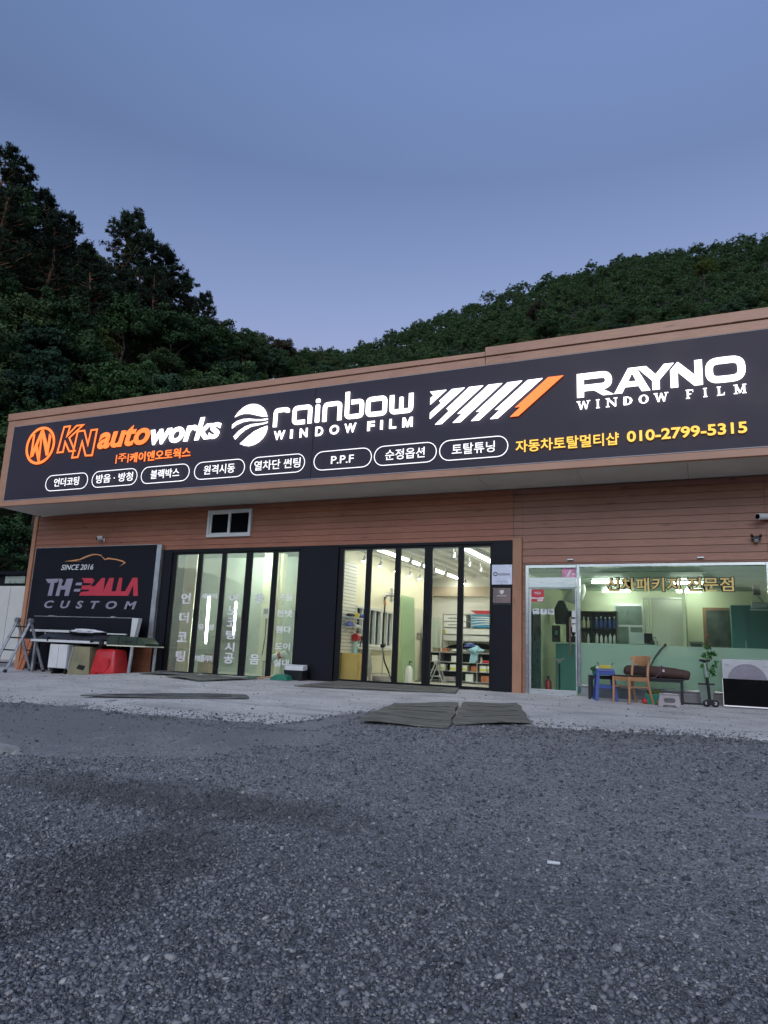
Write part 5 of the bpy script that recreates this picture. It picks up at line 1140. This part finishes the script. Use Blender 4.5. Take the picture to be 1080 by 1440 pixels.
# low black bench
t = thing('low_bench', 'low black steel bench under the office window', 'bench', (0, 0, 0)); z0 = GZ(-1, -.4)
MB().box(-1.86, -.34, -.56, -.20, .375, .40).build('top', M['dark'], t, bevel=.004)
for x in (-1.84, -.38):
    for y in (-.54, -.24): MB().box(x-.018, x+.018, y-.018, y+.018, z0-.01, .374).build('leg', M['dark'], t)
q = MB(); q.box(-1.82, -.40, -.55, -.53, .34, .373); q.box(-1.82, -.40, -.25, -.23, .34, .373); q.build('rail', M['dark'], t)
MB().box(-.36, .0, -.40, -.37, z0+.0, z0+.03).build('foot_bar', M['dark'], t)
# rolled bag on the bench
t = thing('fabric_roll', 'thick rolled brown fabric lying on the low black bench', 'roll', (0, 0, 0))
pts = [(-1.29, -.37, .505), (-1.24, -.37, .50), (-1.0, -.37, .497), (-.75, -.37, .495), (-.5, -.38, .485), (-.34, -.38, .47), (-.27, -.38, .46), (-.25, -.38, .455)]
MB().tube(pts, [.045, .092, .10, .099, .092, .082, .074, .05], 20).build('body', M['roll'], t, True)
q = MB(); [q.tube([(x+.02*math.cos(a*.5), -.372+.104*math.cos(a), .497+.104*math.sin(a)) for a in np.linspace(0, 6.283, 21)], .012, 6, False) for x in (-.92, -.70)]; q.tube([(-.93, -.475, .48), (-.85, -.49, .40), (-.78, -.485, .41), (-.70, -.475, .50)], .010, 6); q.build('strap', mat('purple_strap', (.10, .055, .09), .7), t, True)
MB().box(-.665, -.635, -.485, -.470, .505, .545).build('tag', M['white'], t)
# blue stool with a tray
t = thing('plastic_stool', 'tall blue plastic stool left of the wooden chair', 'stool', (-1.57, -.66, GZ(-1.57, -.66)), .25)
H = .52
tapered(MB(), 0, 0, H-.045, H, .148, .148, .138, .138).build('seat', M['blue'], t, bevel=.012)
for sx in (-1, 1):
    for sy in (-1, 1):
        q = MB(); v = [(sx*a, sy*b, z) for z, r_ in ((0, .185), (H-.046, .146)) for a, b in ((r_, r_), (r_-.05, r_), (r_-.05, r_-.012), (r_-.012, r_-.012), (r_-.012, r_-.05), (r_, r_-.05))]
        n = 6; f = [tuple(range(6)), tuple(range(11, 5, -1))]+[(i, (i+1) % 6, 6+(i+1) % 6, 6+i) for i in range(6)]
        q.add(v, f).build('leg', M['blue'], t)
q = MB()
for z, r_ in ((.20, .166), (H-.10, .15)):
    for s_ in (-1, 1): MB().box(-r_+.04, r_-.04, s_*r_-.006, s_*r_+.006, z, z+.055).build('stretcher', M['blue'], t, bevel=.003); MB().box(s_*r_-.006, s_*r_+.006, -r_+.04, r_-.04, z, z+.055).build('stretcher', M['blue'], t, bevel=.003)
t = thing('yellow_tray', 'small yellow tray with dark handles on the blue stool', 'tray', (-1.56, -.66, GZ(-1.57, -.66)+.523), .1); tapered(MB(), 0, 0, 0, .06, .085, .06, .105, .08).build('body', M['yellow'], t, bevel=.006); q = MB(); [q.tube([(s_*.10, -.05, .06), (s_*.125, -.04, .10), (s_*.115, .03, .08)], .008, 6) for s_ in (-1, 1)]; q.build('handle', M['dark'], t); MB().box(-.15, -.105, -.05, .03, .0, .035).build('cup', M['white'], t)
t = thing('small_plant', 'small bright green plant in a pot left of the blue stool', 'plant', (-1.76, -.40, .40)); MB().lathe([(.001, 0), (.04, 0), (.055, .07), (.048, .07), (.045, .05)], n=12).build('pot', M['green'], t, True); quads('leaves', leaf_quads([(0, 0, .12), (.03, .0, .10), (-.03, 0, .11)], 40, [.05]*3, .025, np.random.default_rng(5)), M['plant'], t)
# wooden chair, turned half left
ct = thing('wooden_chair', 'light brown wooden chair with black seat pad before the low bench', 'chair', (-1.13, -.92, GZ(-1.13, -.92)), R(-45))
# local frame: the chair faces -y
q = MB().box(-.215, .215, -.22, .19, .39, .425)
MB().box(-.20, .20, -.21, .18, .425, .447).build('seat_pad', M['seatpad'], ct, bevel=.012, seg=3)
ap = MB()
for s_ in (-1, 1): ap.box(s_*.185-.011, s_*.185+.011, -.18, .16, .355, .42)
ap.box(-.18, .18, -.201, -.179, .355, .42); ap.box(-.18, .18, .155, .177, .355, .42); ap.build('apron', M['chair'], ct, bevel=.003)
for s_ in (-1, 1):
    l = MB(); l.tube([(s_*.195, -.20, 0), (s_*.19, -.193, .2), (s_*.188, -.19, .424)], [.017, .020, .023], 10); l.build('leg', M['chair'], ct, True)
    l = MB(); l.tube([(s_*.20, .275, 0), (s_*.195, .235, .12), (s_*.19, .19, .30), (s_*.187, .175, .43), (s_*.185, .195, .58), (s_*.178, .235, .74)], [.017, .02, .023, .023, .021, .016], 10); l.build('leg', M['chair'], ct, True)
    MB().tube([(s_*.193, -.19, .26), (s_*.192, .19, .26)], .012, 8).build('stretcher', M['chair'], ct, True)
# curved back plank with a bowed lower edge
bm_ = MB(); NB = 17; vv = []
for i in range(NB):
    u = -1+2*i/(NB-1); x = u*.232; yb = .205-.055*(1-u*u)*-1 if False else .20+.045*(1-u*u)
    zt = .765-.012*u*u; zb = .60+.115*(abs(u)**2.4)
    for y_, zz in ((yb-.011, zb), (yb-.011+.018, zt), (yb+.011+.018, zt), (yb+.011, zb)): vv.append((x, y_+.0, zz))
ff = [(i*4+k, (i+1)*4+k, (i+1)*4+(k+1) % 4, i*4+(k+1) % 4) for i in range(NB-1) for k in range(4)]+[(0, 1, 2, 3), ((NB-1)*4+3, (NB-1)*4+2, (NB-1)*4+1, (NB-1)*4)]
bm_.add(vv, ff).build('backrest', M['chair'], ct, True, bevel=.004)
# basket and toys below the bench
t = thing('plastic_basket', 'teal basket with yellow green things under the low bench', 'basket', (-.80, -.80, GZ(-.8, -.8))); tapered(MB(), 0, 0, 0, .16, .10, .075, .125, .095).build('body', M['green'], t, bevel=.008); quads('contents', leaf_quads([(-.05, 0, .18), (.06, 0, .19)], 60, [.06, .06], .03, np.random.default_rng(9)), M['leafyel'], t)
for x, y, lab in ((-.93, -.86, 'red ball on the ground left of the teal basket'), (-.70, -.93, 'orange ball on the ground right of the teal basket')):
    t = MB().lathe([(.001, -.045)]+[(.045*math.cos(a), .045*math.sin(a)) for a in np.linspace(-1.4, 1.4, 11)]+[(.001, .045)], n=18).build('ball', M['red'] if 'red' in lab[:4] else M['orange'], None, True); t.location = (x, y, GZ(x, y)+.045); tag(t, lab, 'ball')
t = thing('step_stool', 'low grey plastic step stool with an oval opening', 'stool', (-.55, -1.12, GZ(-.55, -1.12)), .08)
MB().box(-.145, .145, -.10, .10, .178, .20).build('top', M['greyp'], t, bevel=.008); MB().box(-.07, .05, -.06, .05, .2005, .204).build('label', M['white'], t)
for s_ in (-1, 1):
    lp = [(-.165, 0), (-.10, 0), (-.085, .03), (.085, .03), (.10, 0), (.165, 0), (.14, .176), (-.14, .176)]
    shp = shapes('side_panel', [lp, [(x, z+.10) for x, z in pill(-.085, .085, -.035, .035, 8)]], s_*.095, M['greyp'], t, .010)
q = MB(); q.prism([(-.16, 0), (-.14, .17), (-.12, .17), (-.14, 0)], -.08, .08); q.prism([(.16, 0), (.14, .17), (.12, .17), (.14, 0)], -.08, .08); q.build('end_panel', M['greyp'], t)
# rose plant
t = thing('rose_plant', 'leggy rose bush in a grey green square pot', 'plant', (0, -.30, GZ(0, -.3)))
tapered(MB(), -.01, 0, 0, .33, .085, .085, .118, .118).build('pot', mat('grey_green_pot', (.20, .24, .20), .5), t, bevel=.006); q = MB(); q.box(-.135, .115, -.125, .125, .325, .35); q.build('rim', M['dark'], t, bevel=.004)
q = MB(); q.tube([(-.01, 0, .3), (.01, 0, .6), (.04, -.02, .85), (.05, -.02, .95)], .007, 6); q.tube([(0, 0, .3), (.05, .03, .5), (.12, .03, .62)], .006, 6); q.tube([(-.01, 0, .3), (-.04, -.03, .5), (-.06, -.03, .66)], .006, 6); q.tube([(.02, -.01, .7), (.05, .0, .95), (.045, .0, 1.10)], .005, 6); q.build('stem', M['plant'], t, True)
rl_ = np.random.default_rng(3); cl = [(.03, 0, .93), (.08, 0, .82), (.14, .02, .84), (-.02, 0, .80), (.05, -.02, .78), (-.05, -.02, .64), (.11, .02, .62), (.08, 0, .56), (.0, 0, .60), (.14, .02, .70), (.10, 0, .50), (.02, .0, .98)]
quads('leaves', leaf_quads(cl, 9, [.055]*len(cl), .040, rl_, .8, .62, .6), M['plant'], t)
q = MB(); [q.lathe([(.001, -.02), (.02, -.01), (.024, .008), (.012, .022), (.001, .02)], c, 10) for c in ((.045, 0, 1.11), (.05, -.02, .97))]; q.build('bloom', mat('rose_bloom', (.22, .03, .03), .7), t, True)
# kick scooter
t = thing('kick_scooter', 'folded black kick scooter standing in front of the rose pot', 'scooter', (.03, -.72, GZ(.03, -.72)), R(15))
MB().tube([(0, 0, .10), (-.02, 0, .40), (-.03, 0, .46)], .022, 10).build('stem', M['dark'], t, True); MB().tube([(-.03, 0, .44), (-.055, 0, .70)], .016, 10).build('column', M['alu'], t, True)
q = MB(); q.tube([(-.055, -.03, .70), (-.06, 0, .72), (-.055, .03, .70)], .022, 8); q.tube([(-.13, 0, .725), (-.06, 0, .715), (.03, 0, .725)], .02, 10); q.build('handlebar', M['dark'], t, True)
q = MB(); q.box(-.05, .05, -.04, .04, .03, .12); q.build('deck', M['dark'], t, bevel=.01)
for x in (-.05, .08): w2 = MB().tube([(x, -.018, .06), (x, .018, .06)], .058, 20).build('wheel', M['dark'], t, True, bevel=.006); MB().tube([(x, -.021, .06), (x, .021, .06)], .025, 14).build('hub', M['galv'], w2, True)
MB().tube([(-.05, -.015, .06), (.08, -.015, .06)], .012, 8).build('axle_bar', M['dark'], t)
t = thing('garden_stick', 'dark bent stick leaning on the office window behind the fabric roll', 'stick'); MB().tube([(-.93, -.16, .41), (-.87, -.12, .60), (-.80, -.09, .74), (-.70, -.07, .88), (-.63, -.06, .95)], [.012, .014, .016, .018, .012], 8).build('shaft', mat('dark_green_stick', (.03, .05, .035), .6), t, True); MB().tube([(-.645, -.062, .935), (-.615, -.055, .975)], .022, 8).build('tip', M['dark'], t, True)
# air conditioner outdoor unit with a dark screen leaning on it
t = thing('outdoor_unit', 'white air conditioner outdoor unit right of the rose plant', 'air conditioner', (0, 0, 0)); z0 = GZ(.6, -.2)
MB().box(.235, 1.12, -.26, .06, z0+.03, .755).build('casing', mat('aged_casing', (.45, .45, .46), .5, 0, .12, 3), t, bevel=.012); q = MB(); q.box(.26, .34, -.24, .04, z0, z0+.03); q.box(1.0, 1.08, -.24, .04, z0, z0+.03); q.build('foot', M['galv'], t)
fc_ = MB().tube([(.60, -.263, .40), (.60, -.20, .40)], .285, 40).build('fan_opening', M['lilac'], t); 
g = MB()
for rr_ in (.06, .10, .14, .18, .22, .26, .285): g.tube([(.60+rr_*math.cos(a), -.270, .40+rr_*math.sin(a)) for a in np.linspace(0, 6.283, 41)], .0035, 5, False)
for k in range(24): a = k*.2618; g.tube([(.60+.05*math.cos(a), -.272, .40+.05*math.sin(a)), (.60+.29*math.cos(a), -.270, .40+.29*math.sin(a))], .003, 5)
g.tube([(.60, -.275, .40), (.60, -.263, .40)], .05, 16); g.build('fan_grille', M['greyp'], fc_)
q = MB(); [q.prism([(x-.03, z-.02), (x+.03, z-.02), (x+.03, z+.02), (x-.03, z+.02)], -.268, -.259) for x, z in ((.315, .68), (.88, .68))]; q.build('corner_clip', M['galv'], t, bevel=.004)
t = thing('dark_screen', 'black flat screen leaning against the outdoor unit', 'screen', (.62, -.56, GZ(.6, -.56)+.012)); MB().box(-.395, .44, -.022, .022, 0, .45).build('frame', M['galv'], t, bevel=.004); MB().box(-.385, .43, -.0255, -.0225, .022, .445).build('panel', M['screen'], t); MB().box(-.2, .25, .0225, .05, .1, .35).build('back', M['dark'], t); t.rotation_euler = (R(-14), 0, 0)
# ------------------------------------------------------------------ left end: workbench, ladder, bins
by = -.95; g0 = GZ(-13.5, by)
wt = thing('work_table', 'long white edged work table under the black wall sign', 'table', (0, 0, 0))
MB().box(-14.85, -12.45, by-.02, by+.6, .575, .635).build('top', M['white'], wt, bevel=.006); MB().box(-12.448, -11.30, by-.0, by+.6, .545, .572).build('top_extension', M['cream'], wt, bevel=.004)
MB().bar((-11.70, by+.03, .545), (-11.74, by+.03, g0-.02), .06, .05, (0, 1, 0)).build('leg', M['galv'], wt, bevel=.004)
for x, y in ((-11.5, by+.55), (-14.75, by+.05), (-14.75, by+.55)): MB().bar((x, y, .572), (x, y, g0-.02), .05, .05, (0, 1, 0)).build('leg', M['galv'], wt, bevel=.004)
MB().box(-15.30, -13.85, by+.30, by+.36, .815, .87).build('rail', M['white'], wt, bevel=.004); q = MB(); q.box(-14.8, -14.76, by+.31, by+.35, .635, .815); q.box(-13.95, -13.91, by+.31, by+.35, .635, .815); q.build('post', M['galv'], wt)
t = thing('car_bumper', 'dark car bumper cover lying along the work table', 'car part', (0, 0, 0))
NB = 25; vv = []
for i in range(NB):
    u = i/(NB-1); x = -14.78+u*2.38; e = min(1, min(u, 1-u)*7)**.6; zt = .645+.155*e*(1-.18*u)+.012*math.sin(u*9); d = .17+.16*e
    for k, (yy, zz) in enumerate(((by+.02+.1*(1-e), .637), (by-.01+.1*(1-e), .66+.03*e), (by+.06, zt-.05*e), (by+.16, zt), (by+.16+d, zt-.02), (by+.18+d, .637))): vv.append((x, yy, zz))
ff = [(i*6+k, (i+1)*6+k, (i+1)*6+(k+1) % 6, i*6+(k+1) % 6) for i in range(NB-1) for k in range(6)]+[tuple(range(6)), tuple(range((NB-1)*6+5, (NB-1)*6-1, -1))]
MB().add(vv, ff).build('shell', M['bumper'], t, True); q = MB(); q.box(-14.3, -14.26, by-.035, by-.012, .60, .70); q.box(-12.62, -12.5, by-.05, by+.1, .52, .66); q.tube([(-12.9, by-.03, .62), (-12.75, by-.06, .66), (-12.6, by-.06, .65), (-12.5, by-.06, .58), (-12.58, by-.06, .48)], .022, 8); q.build('tab', M['dark'], t)
lump('crumpled_plastic', 'crumpled dark and clear plastic wrap heaped on the car bumper', 'plastic wrap', (-13.45, by+.2, .835), (.38, .16, .075), M['seatpad'], 31, .55)
lump('clear_wrap', 'pale clear plastic wrap on the car bumper beside the dark heap', 'plastic wrap', (-13.15, by+.1, .845), (.42, .10, .035), M['letter_w'], 33, .6)
t = thing('white_strip', 'short white profile lying on the work table right of the wrap', 'strip'); MB().box(-12.72, -12.15, by+.25, by+.30, .80, .83).build('body', M['white'], t, bevel=.004); MB().box(-12.6, -12.3, by+.22, by+.33, .573, .80).build('support', M['dark'], t)
t = thing('green_case', 'dark green long case at the right end of the work table', 'case', (0, 0, 0)); q = MB(); q.prism([(-12.42, .575), (-11.30, .575), (-11.28, .62), (-11.46, .755), (-12.36, .775), (-12.44, .70)], by-.015, by+.42); q.build('body', M['camo'], t, bevel=.012); q = MB(); [q.box(x, x+.012, by-.022, by-.016, .585, .755) for x in (-12.08, -11.86, -11.55)]; q.box(-11.95, -11.68, by-.028, by-.0165, .645, .665); q.build('rib', M['dark'], t)
t = thing('black_panel_box', 'black display board with pale edges standing behind the work table', 'board', (0, 0, 0)); MB().box(-15.38, -12.19, -.50, -.40, .55, 1.19).build('board', M['navy'], t, bevel=.004); MB().prism([(-12.186, .55), (-12.06, .78), (-11.985, 1.2), (-12.186, 1.2)], -.51, -.39).build('end_panel', M['white'], t, bevel=.003); q = MB(); q.box(-15.39, -12.19, -.505, -.395, 1.193, 1.207); q.box(-14.9, -14.72, -.50, -.42, 1.208, 1.228); q.box(-12.86, -12.74, -.50, -.42, 1.208, 1.232); q.build('edge_trim', M['galv'], t)
for x in (-15.2, -12.6): MB().box(x, x+.06, -.48, -.42, GZ(x, -.45)-.02, .549).build('leg', M['dark'], t)
t = thing('white_cabinet', 'small white two door cabinet under the work table', 'cabinet', (0, 0, 0)); MB().box(-14.20, -13.62, by+.02, by+.42, -.02, .53).build('body', M['white'], t, bevel=.006)
for a, b_ in ((-14.195, -13.915), (-13.905, -13.625)): MB().box(a, b_, by+.0, by+.018, -.01, .52).build('door', M['white'], t, bevel=.003)
for x in (-14.12, -13.72): MB().box(x, x+.06, by+.05, by+.38, g0-.02, -.021).build('foot', M['dark'], t)
t = thing('olive_box', 'tall worn olive cardboard box under the work table', 'box', (0, 0, 0)); tapered(MB(), -13.24, by+.24, g0-.005, .50, .34, .22, .25, .18).build('body', M['olive'], t, bevel=.008); q = MB(); q.bar((-13.50, by+.045, .48), (-13.56, by+.015, g0+.1), .035, .01, (0, 1, 0)); q.build('tape', M['cream_bag'], t); q = MB(); [q.prism([(a, .0), (a+.22, -.03), (a+.26, .07), (a+.06, .09)], by+.02-.004, by+.03) for a in (-13.3,)]; q.build('stain', M['dark'], t)
t = thing('red_bin', 'bright red tapered plastic bin upside down under the work table', 'bin', (-12.48, by+.22, g0)); Hh = .62
tapered(MB(), 0, 0, .035, Hh, .37, .265, .29, .20).build('body', M['red'], t, True, bevel=.075, seg=4); tapered(MB(), 0, 0, .0, .05, .385, .28, .38, .275).build('rim', M['red'], t, bevel=.012)
q = MB(); q.box(-.25, -.12, -.292, -.262, .02, .075); q.box(.12, .32, -.292, -.262, .02, .10); q.build('lug', M['red'], t, bevel=.008); q = MB(); q.prism([(-.2, .10), (.1, .10), (.22, .25), (.2, .42), (-.16, .42)], -.2625, -.25); q.build('raised_panel', M['red'], t, bevel=.006); MB().prism([(-.43, -.02), (.36, -.02), (.30, .02), (-.38, .022)], -.32, -.30).build('mud_edge', M['cream_bag'], t)
# folding ladder
lt = thing('folding_ladder', 'grey aluminium folding ladder set up as an A beside the work table', 'ladder', (0, 0, 0)); gl = GZ(-15, -1.2)
h1 = Vector((-15.22, -1.1, 1.06)); h2 = Vector((-14.82, -1.06, 1.05))
feet = {}
for h_, side in ((h1, 0), (h2, 1)):
    for s_ in (-1, 1):
        ft_ = Vector((h_.x+s_*.05+.02, h_.y+s_*.50, gl)); feet[(side, s_)] = ft_
        MB().bar(h_, ft_, .075, .03, (0, 1, 0)).build('rail', M['galv'], lt, bevel=.004); MB().bar(ft_+(h_-ft_)*.0, ft_+(h_-ft_)*.05, .082, .04, (0, 1, 0)).build('foot', M['dark'], lt)
    MB().tube([h_+Vector((0, -.04, 0)), h_+Vector((0, .04, 0))], .065, 16).build('hinge', M['alu'], lt, True)
for s_ in (-1, 1):
    for k in (.18, .42, .66, .88):
        a = feet[(0, s_)]+(h1-feet[(0, s_)])*k; b_ = feet[(1, s_)]+(h2-feet[(1, s_)])*k; MB().tube([a+(a-b_)*.08, b_+(b_-a)*.08], .017, 8).build('rung', M['dark'], lt, True)
t = thing('orange_plank', 'narrow orange board leaning behind the ladder', 'board', (-15.58, -.55, GZ(-15.6, -.55))); MB().box(-.11, .11, -.02, .02, 0, .78).build('board', M['orange'], t, bevel=.004); MB().box(-.02, .0, -.024, -.0205, .02, .76).build('groove', M['roll'], t); t.rotation_euler = (R(-12), R(4), 0)
# white site container further left
t = thing('site_container', 'white flat roofed site cabin partly hidden at the left edge', 'cabin', (0, 0, 0)); MB().box(-30, -18.55, 2.0, 8, -.3, 2.22).build('body', mat('cabin_white', (.56, .55, .52), .6, 0, .06, 2), t); MB().box(-30, -18.6, 2.02, 8, 2.221, 2.56).build('upper_band', M['navy'], t); MB().box(-30.1, -18.4, 1.85, 8.1, 2.561, 2.66).build('roof', M['navy'], t)
for a, b_ in ((-19.82, -18.95), (-21.2, -20.2)): f_ = MB().box(a-.04, b_+.04, 1.985, 2.019, 2.26, 2.55).build('window', M['black'], t); MB().box(a, b_, 1.975, 1.984, 2.30, 2.52).build('pane', mat('milky_pane', (.30, .34, .30), .3), f_)
q = MB(); [q.box(x, x+.01, 1.992, 1.999, -.3, 2.2) for x in (-19.55, -21, -22.5)]; q.build('seam', M['greyp'], t)
MB().box(-30, -18.5, 1.93, 2.0, -.35, .0).build('base', M['greyp'], t)
# ------------------------------------------------------------------ things lying on the ground
def slab(name, label, cat, corners, th, m, seed, warp=.02, lift=0., ribs=0):
    N1, N2 = 24, 14; r = np.random.default_rng(seed); P = [Vector((*c, 0)) for c in corners]; v = []; cx = sum(p.x for p in P)/4; cy = sum(p.y for p in P)/4
    ph = r.random(4)*6
    for top in (1, 0):
        for j in range(N2+1):
            for i in range(N1+1):
                u, w = i/N1, j/N2; p = (P[0]*(1-u)+P[1]*u)*(1-w)+(P[3]*(1-u)+P[2]*u)*w
                e = .012*math.sin(u*23+ph[0])*(w in (0, 1))+.012*math.sin(w*17+ph[1])*(u in (0, 1))
                z = max(float(ground_z(p.x, p.y)), float(gz(p.x, p.y))+.012)+lift+warp*(.5+.5*math.sin(u*4.5+ph[2])*math.cos(w*3.4+ph[3]))+(th if top else 0)+.006
                v.append((p.x-cx+e, p.y-cy+e*.5, z))
    n = (N1+1)*(N2+1); f = []
    for j in range(N2):
        for i in range(N1):
            a = j*(N1+1)+i; f.append((a, a+1, a+N1+2, a+N1+1)); f.append((n+a, n+a+N1+1, n+a+N1+2, n+a+1))
    ring = [i for i in range(N1+1)]+[j*(N1+1)+N1 for j in range(1, N2+1)]+[N2*(N1+1)+i for i in range(N1-1, -1, -1)]+[j*(N1+1) for j in range(N2-1, 0, -1)]
    for a, b_ in zip(ring, ring[1:]+ring[:1]): f.append((a, n+a, n+b_, b_))
    t = thing(name, label, cat, (cx, cy, 0)); MB().add(v, f).build('sheet', m, t, True); zc = max(float(ground_z(cx, cy)), float(gz(cx, cy)))+lift+warp*.7+th
    q = MB(); d = (P[1]-P[0]).normalized()
    for k in range(3):
        w = (k+1)/4+r.uniform(-.05, .05); a = P[0]*(1-w)+P[3]*w; b_ = P[1]*(1-w)+P[2]*w; pts = []
        for i in range(9):
            u = .1+.8*i/8; p = a*(1-u)+b_*u; z = max(float(ground_z(p.x, p.y)), float(gz(p.x, p.y))+.012)+lift+warp*(.5+.5*math.sin(u*4.5+ph[2])*math.cos(w*3.4+ph[3]))+th+.005
            pts.append((p.x-cx+r.uniform(-.008, .008), p.y-cy+r.uniform(-.02, .02), z))
        q.tube(pts, .006, 5)
    q.build('crack', M['dark'], t); return t
slab('weathered_sheet', 'larger greyish weathered sheet on the gravel in front of the lit bay', 'sheet', [(-3.94, -5.22), (-2.82, -5.10), (-3.30, -3.26), (-4.18, -3.54)], .018, M['mud'], 1, .035)
slab('weathered_sheet', 'smaller weathered sheet on the gravel, right of the larger one', 'sheet', [(-2.86, -4.86), (-2.0, -4.38), (-2.58, -2.66), (-3.26, -3.15)], .018, M['mud'], 2, .03)
slab('rubber_mat', 'long thin grey mat lying alone on the left of the concrete apron', 'mat', [(-8.74, -5.10), (-6.36, -4.07), (-6.59, -3.84), (-8.6, -4.68)], .02, M['darkrub'], 3, .025)
slab('rubber_mat', 'flat grey mat close before the left bay doors', 'mat', [(-10.1, -1.6), (-8.79, -2.2), (-8.40, -.86), (-9.66, -.62)], .018, M['mud'], 4, .03)
slab('rubber_mat', 'dark mat close to the wall by the left end of the left bay doors', 'mat', [(-11.1, -1.3), (-10.0, -1.0), (-10.2, -.3), (-11.3, -.4)], .016, M['darkrub'], 6, .03)
slab('rubber_mat', 'long mat along the threshold of the lit bay', 'mat', [(-6.82, -1.95), (-4.0, -1.27), (-4.29, -.22), (-6.88, -.12)], .018, M['mud'], 5, .02)
t = thing('dustpan', 'green dustpan with a wooden handle by the black panel between the bays', 'dustpan', (-8.05, -.55, GZ(-8, -.5)), R(0)); q = MB(); q.prism([(-.16, 0), (.26, 0), (.22, .09), (.12, .125), (.0, .12), (-.12, .06)], -.12, .14); q.build('pan', M['green'], t, bevel=.01); MB().tube([(-.10, .0, .07), (-.48, -.12, .015)], .016, 8).build('handle', M['chair'], t, True); MB().obox((-.56, -.14, .025), (.20, .07, .05), (0, 0, .2)).build('brush', M['green'], t, bevel=.012)
t = thing('black_crate', 'black plastic crate holding white paper beside the lit bay doors', 'crate', (-7.83, -.24, GZ(-7.8, -.2))); tapered(MB(), 0, 0, 0, .20, .20, .13, .225, .15).build('body', M['dark'], t, bevel=.008); MB().obox((.0, -.02, .25), (.42, .20, .10), (.15, 0, .04)).build('paper', M['paper'], t, bevel=.006)
t = thing('flat_stone', 'pale flat slab of stone on the tarmac at the left edge', 'stone', (-6.52, -8.12, 0)); zq = float(ground_z(-6.52, -8.12)); q = MB(); q.add([(-.32, -.16, zq-.02), (.14, -.18, zq-.02), (.20, .12, zq-.02), (-.26, .16, zq-.02), (-.28, -.12, zq+.05), (.10, -.13, zq+.045), (.14, .08, zq+.04), (-.22, .11, zq+.055)], [(0, 1, 5, 4), (1, 2, 6, 5), (2, 3, 7, 6), (3, 0, 4, 7), (4, 5, 6, 7), (3, 2, 1, 0)]); q.build('slab', mat('pale_stone', (.34, .33, .31), .85, 0, .25, 9, .5), t, bevel=.02); lump_ = None
MB().add([(.22, -.1, zq-.01), (.30, -.12, zq-.01), (.33, -.02, zq-.01), (.26, .02, zq-.01), (.27, -.05, zq+.03)], [(0, 1, 4), (1, 2, 4), (2, 3, 4), (3, 0, 4), (3, 2, 1, 0)]).build('chip', bpy.data.materials['pale_stone'], t)
t = MB().tube([(-.036, 0, 0), (.036, .01, 0)], .009, 8).build('white_stub', M['paper'], None, True); t.location = (-.87, -8.89, float(ground_z(-.87, -8.89))+.022); tag(t, 'short white stub lying alone on the gravel', 'litter')
t = lump('buried_rock', 'flat grey buried rock in the gravel near the right edge', 'rock', (.32, -7.35, float(ground_z(.32, -7.35))), (.10, .07, .03), bpy.data.materials['crushed_stone'], 51, .25)
# weeds along the apron edge
wq = leaf_quads([(x, float(np.interp(x, ax_, ay_))+rng.uniform(-.12, .1), float(gz(x, -4.2))+.02) for x in [rng.choice([rng.uniform(-.9, -.5), rng.uniform(.1, 1.4), rng.uniform(-1.9, 1.5)]) for _ in range(30)]], 9, [.03]*30, .014, np.random.default_rng(77), .5, .3, .8)
wd = quads('weeds', wq, M['leafgrey']); tag(wd, 'sparse dry weeds along the edge of the concrete apron', 'weeds', kind='stuff')
# ------------------------------------------------------------------ unseen ridge added behind the camera to block the low sky glow
v = []; f = []; az = np.arange(66, 294.1, 4.0); rad = [60, 75, 95, 120, 150, 220]
for i, a in enumerate(az):
    top = .13+.03*math.sin(a*.11)+.02*math.sin(a*.31+1)
    for j, r in enumerate(rad):
        k = [0, .12, .38, .72, 1.0, .9][j]; v.append((r*math.sin(R(a)), -13.44+r*math.cos(R(a)), -1.3+150*top*k+(float(vnoise(a, r*.2, 3, 4))-.5)*3*(j > 0)))
    if i:
        n = len(rad)
        for j in range(n-1): f.append(((i-1)*n+j, (i-1)*n+j+1, i*n+j+1, i*n+j))
me = bpy.data.meshes.new('hills'); me.from_pydata(v, [], f); me.polygons.foreach_set('use_smooth', [True]*len(f))
h2_ = link('hills', me, mat('glow_block_slope', (.03, .045, .025), .95, 0, .4, .3)); h2_['kind'] = 'structure'  # out of view, added to keep the horizon glow off the glass
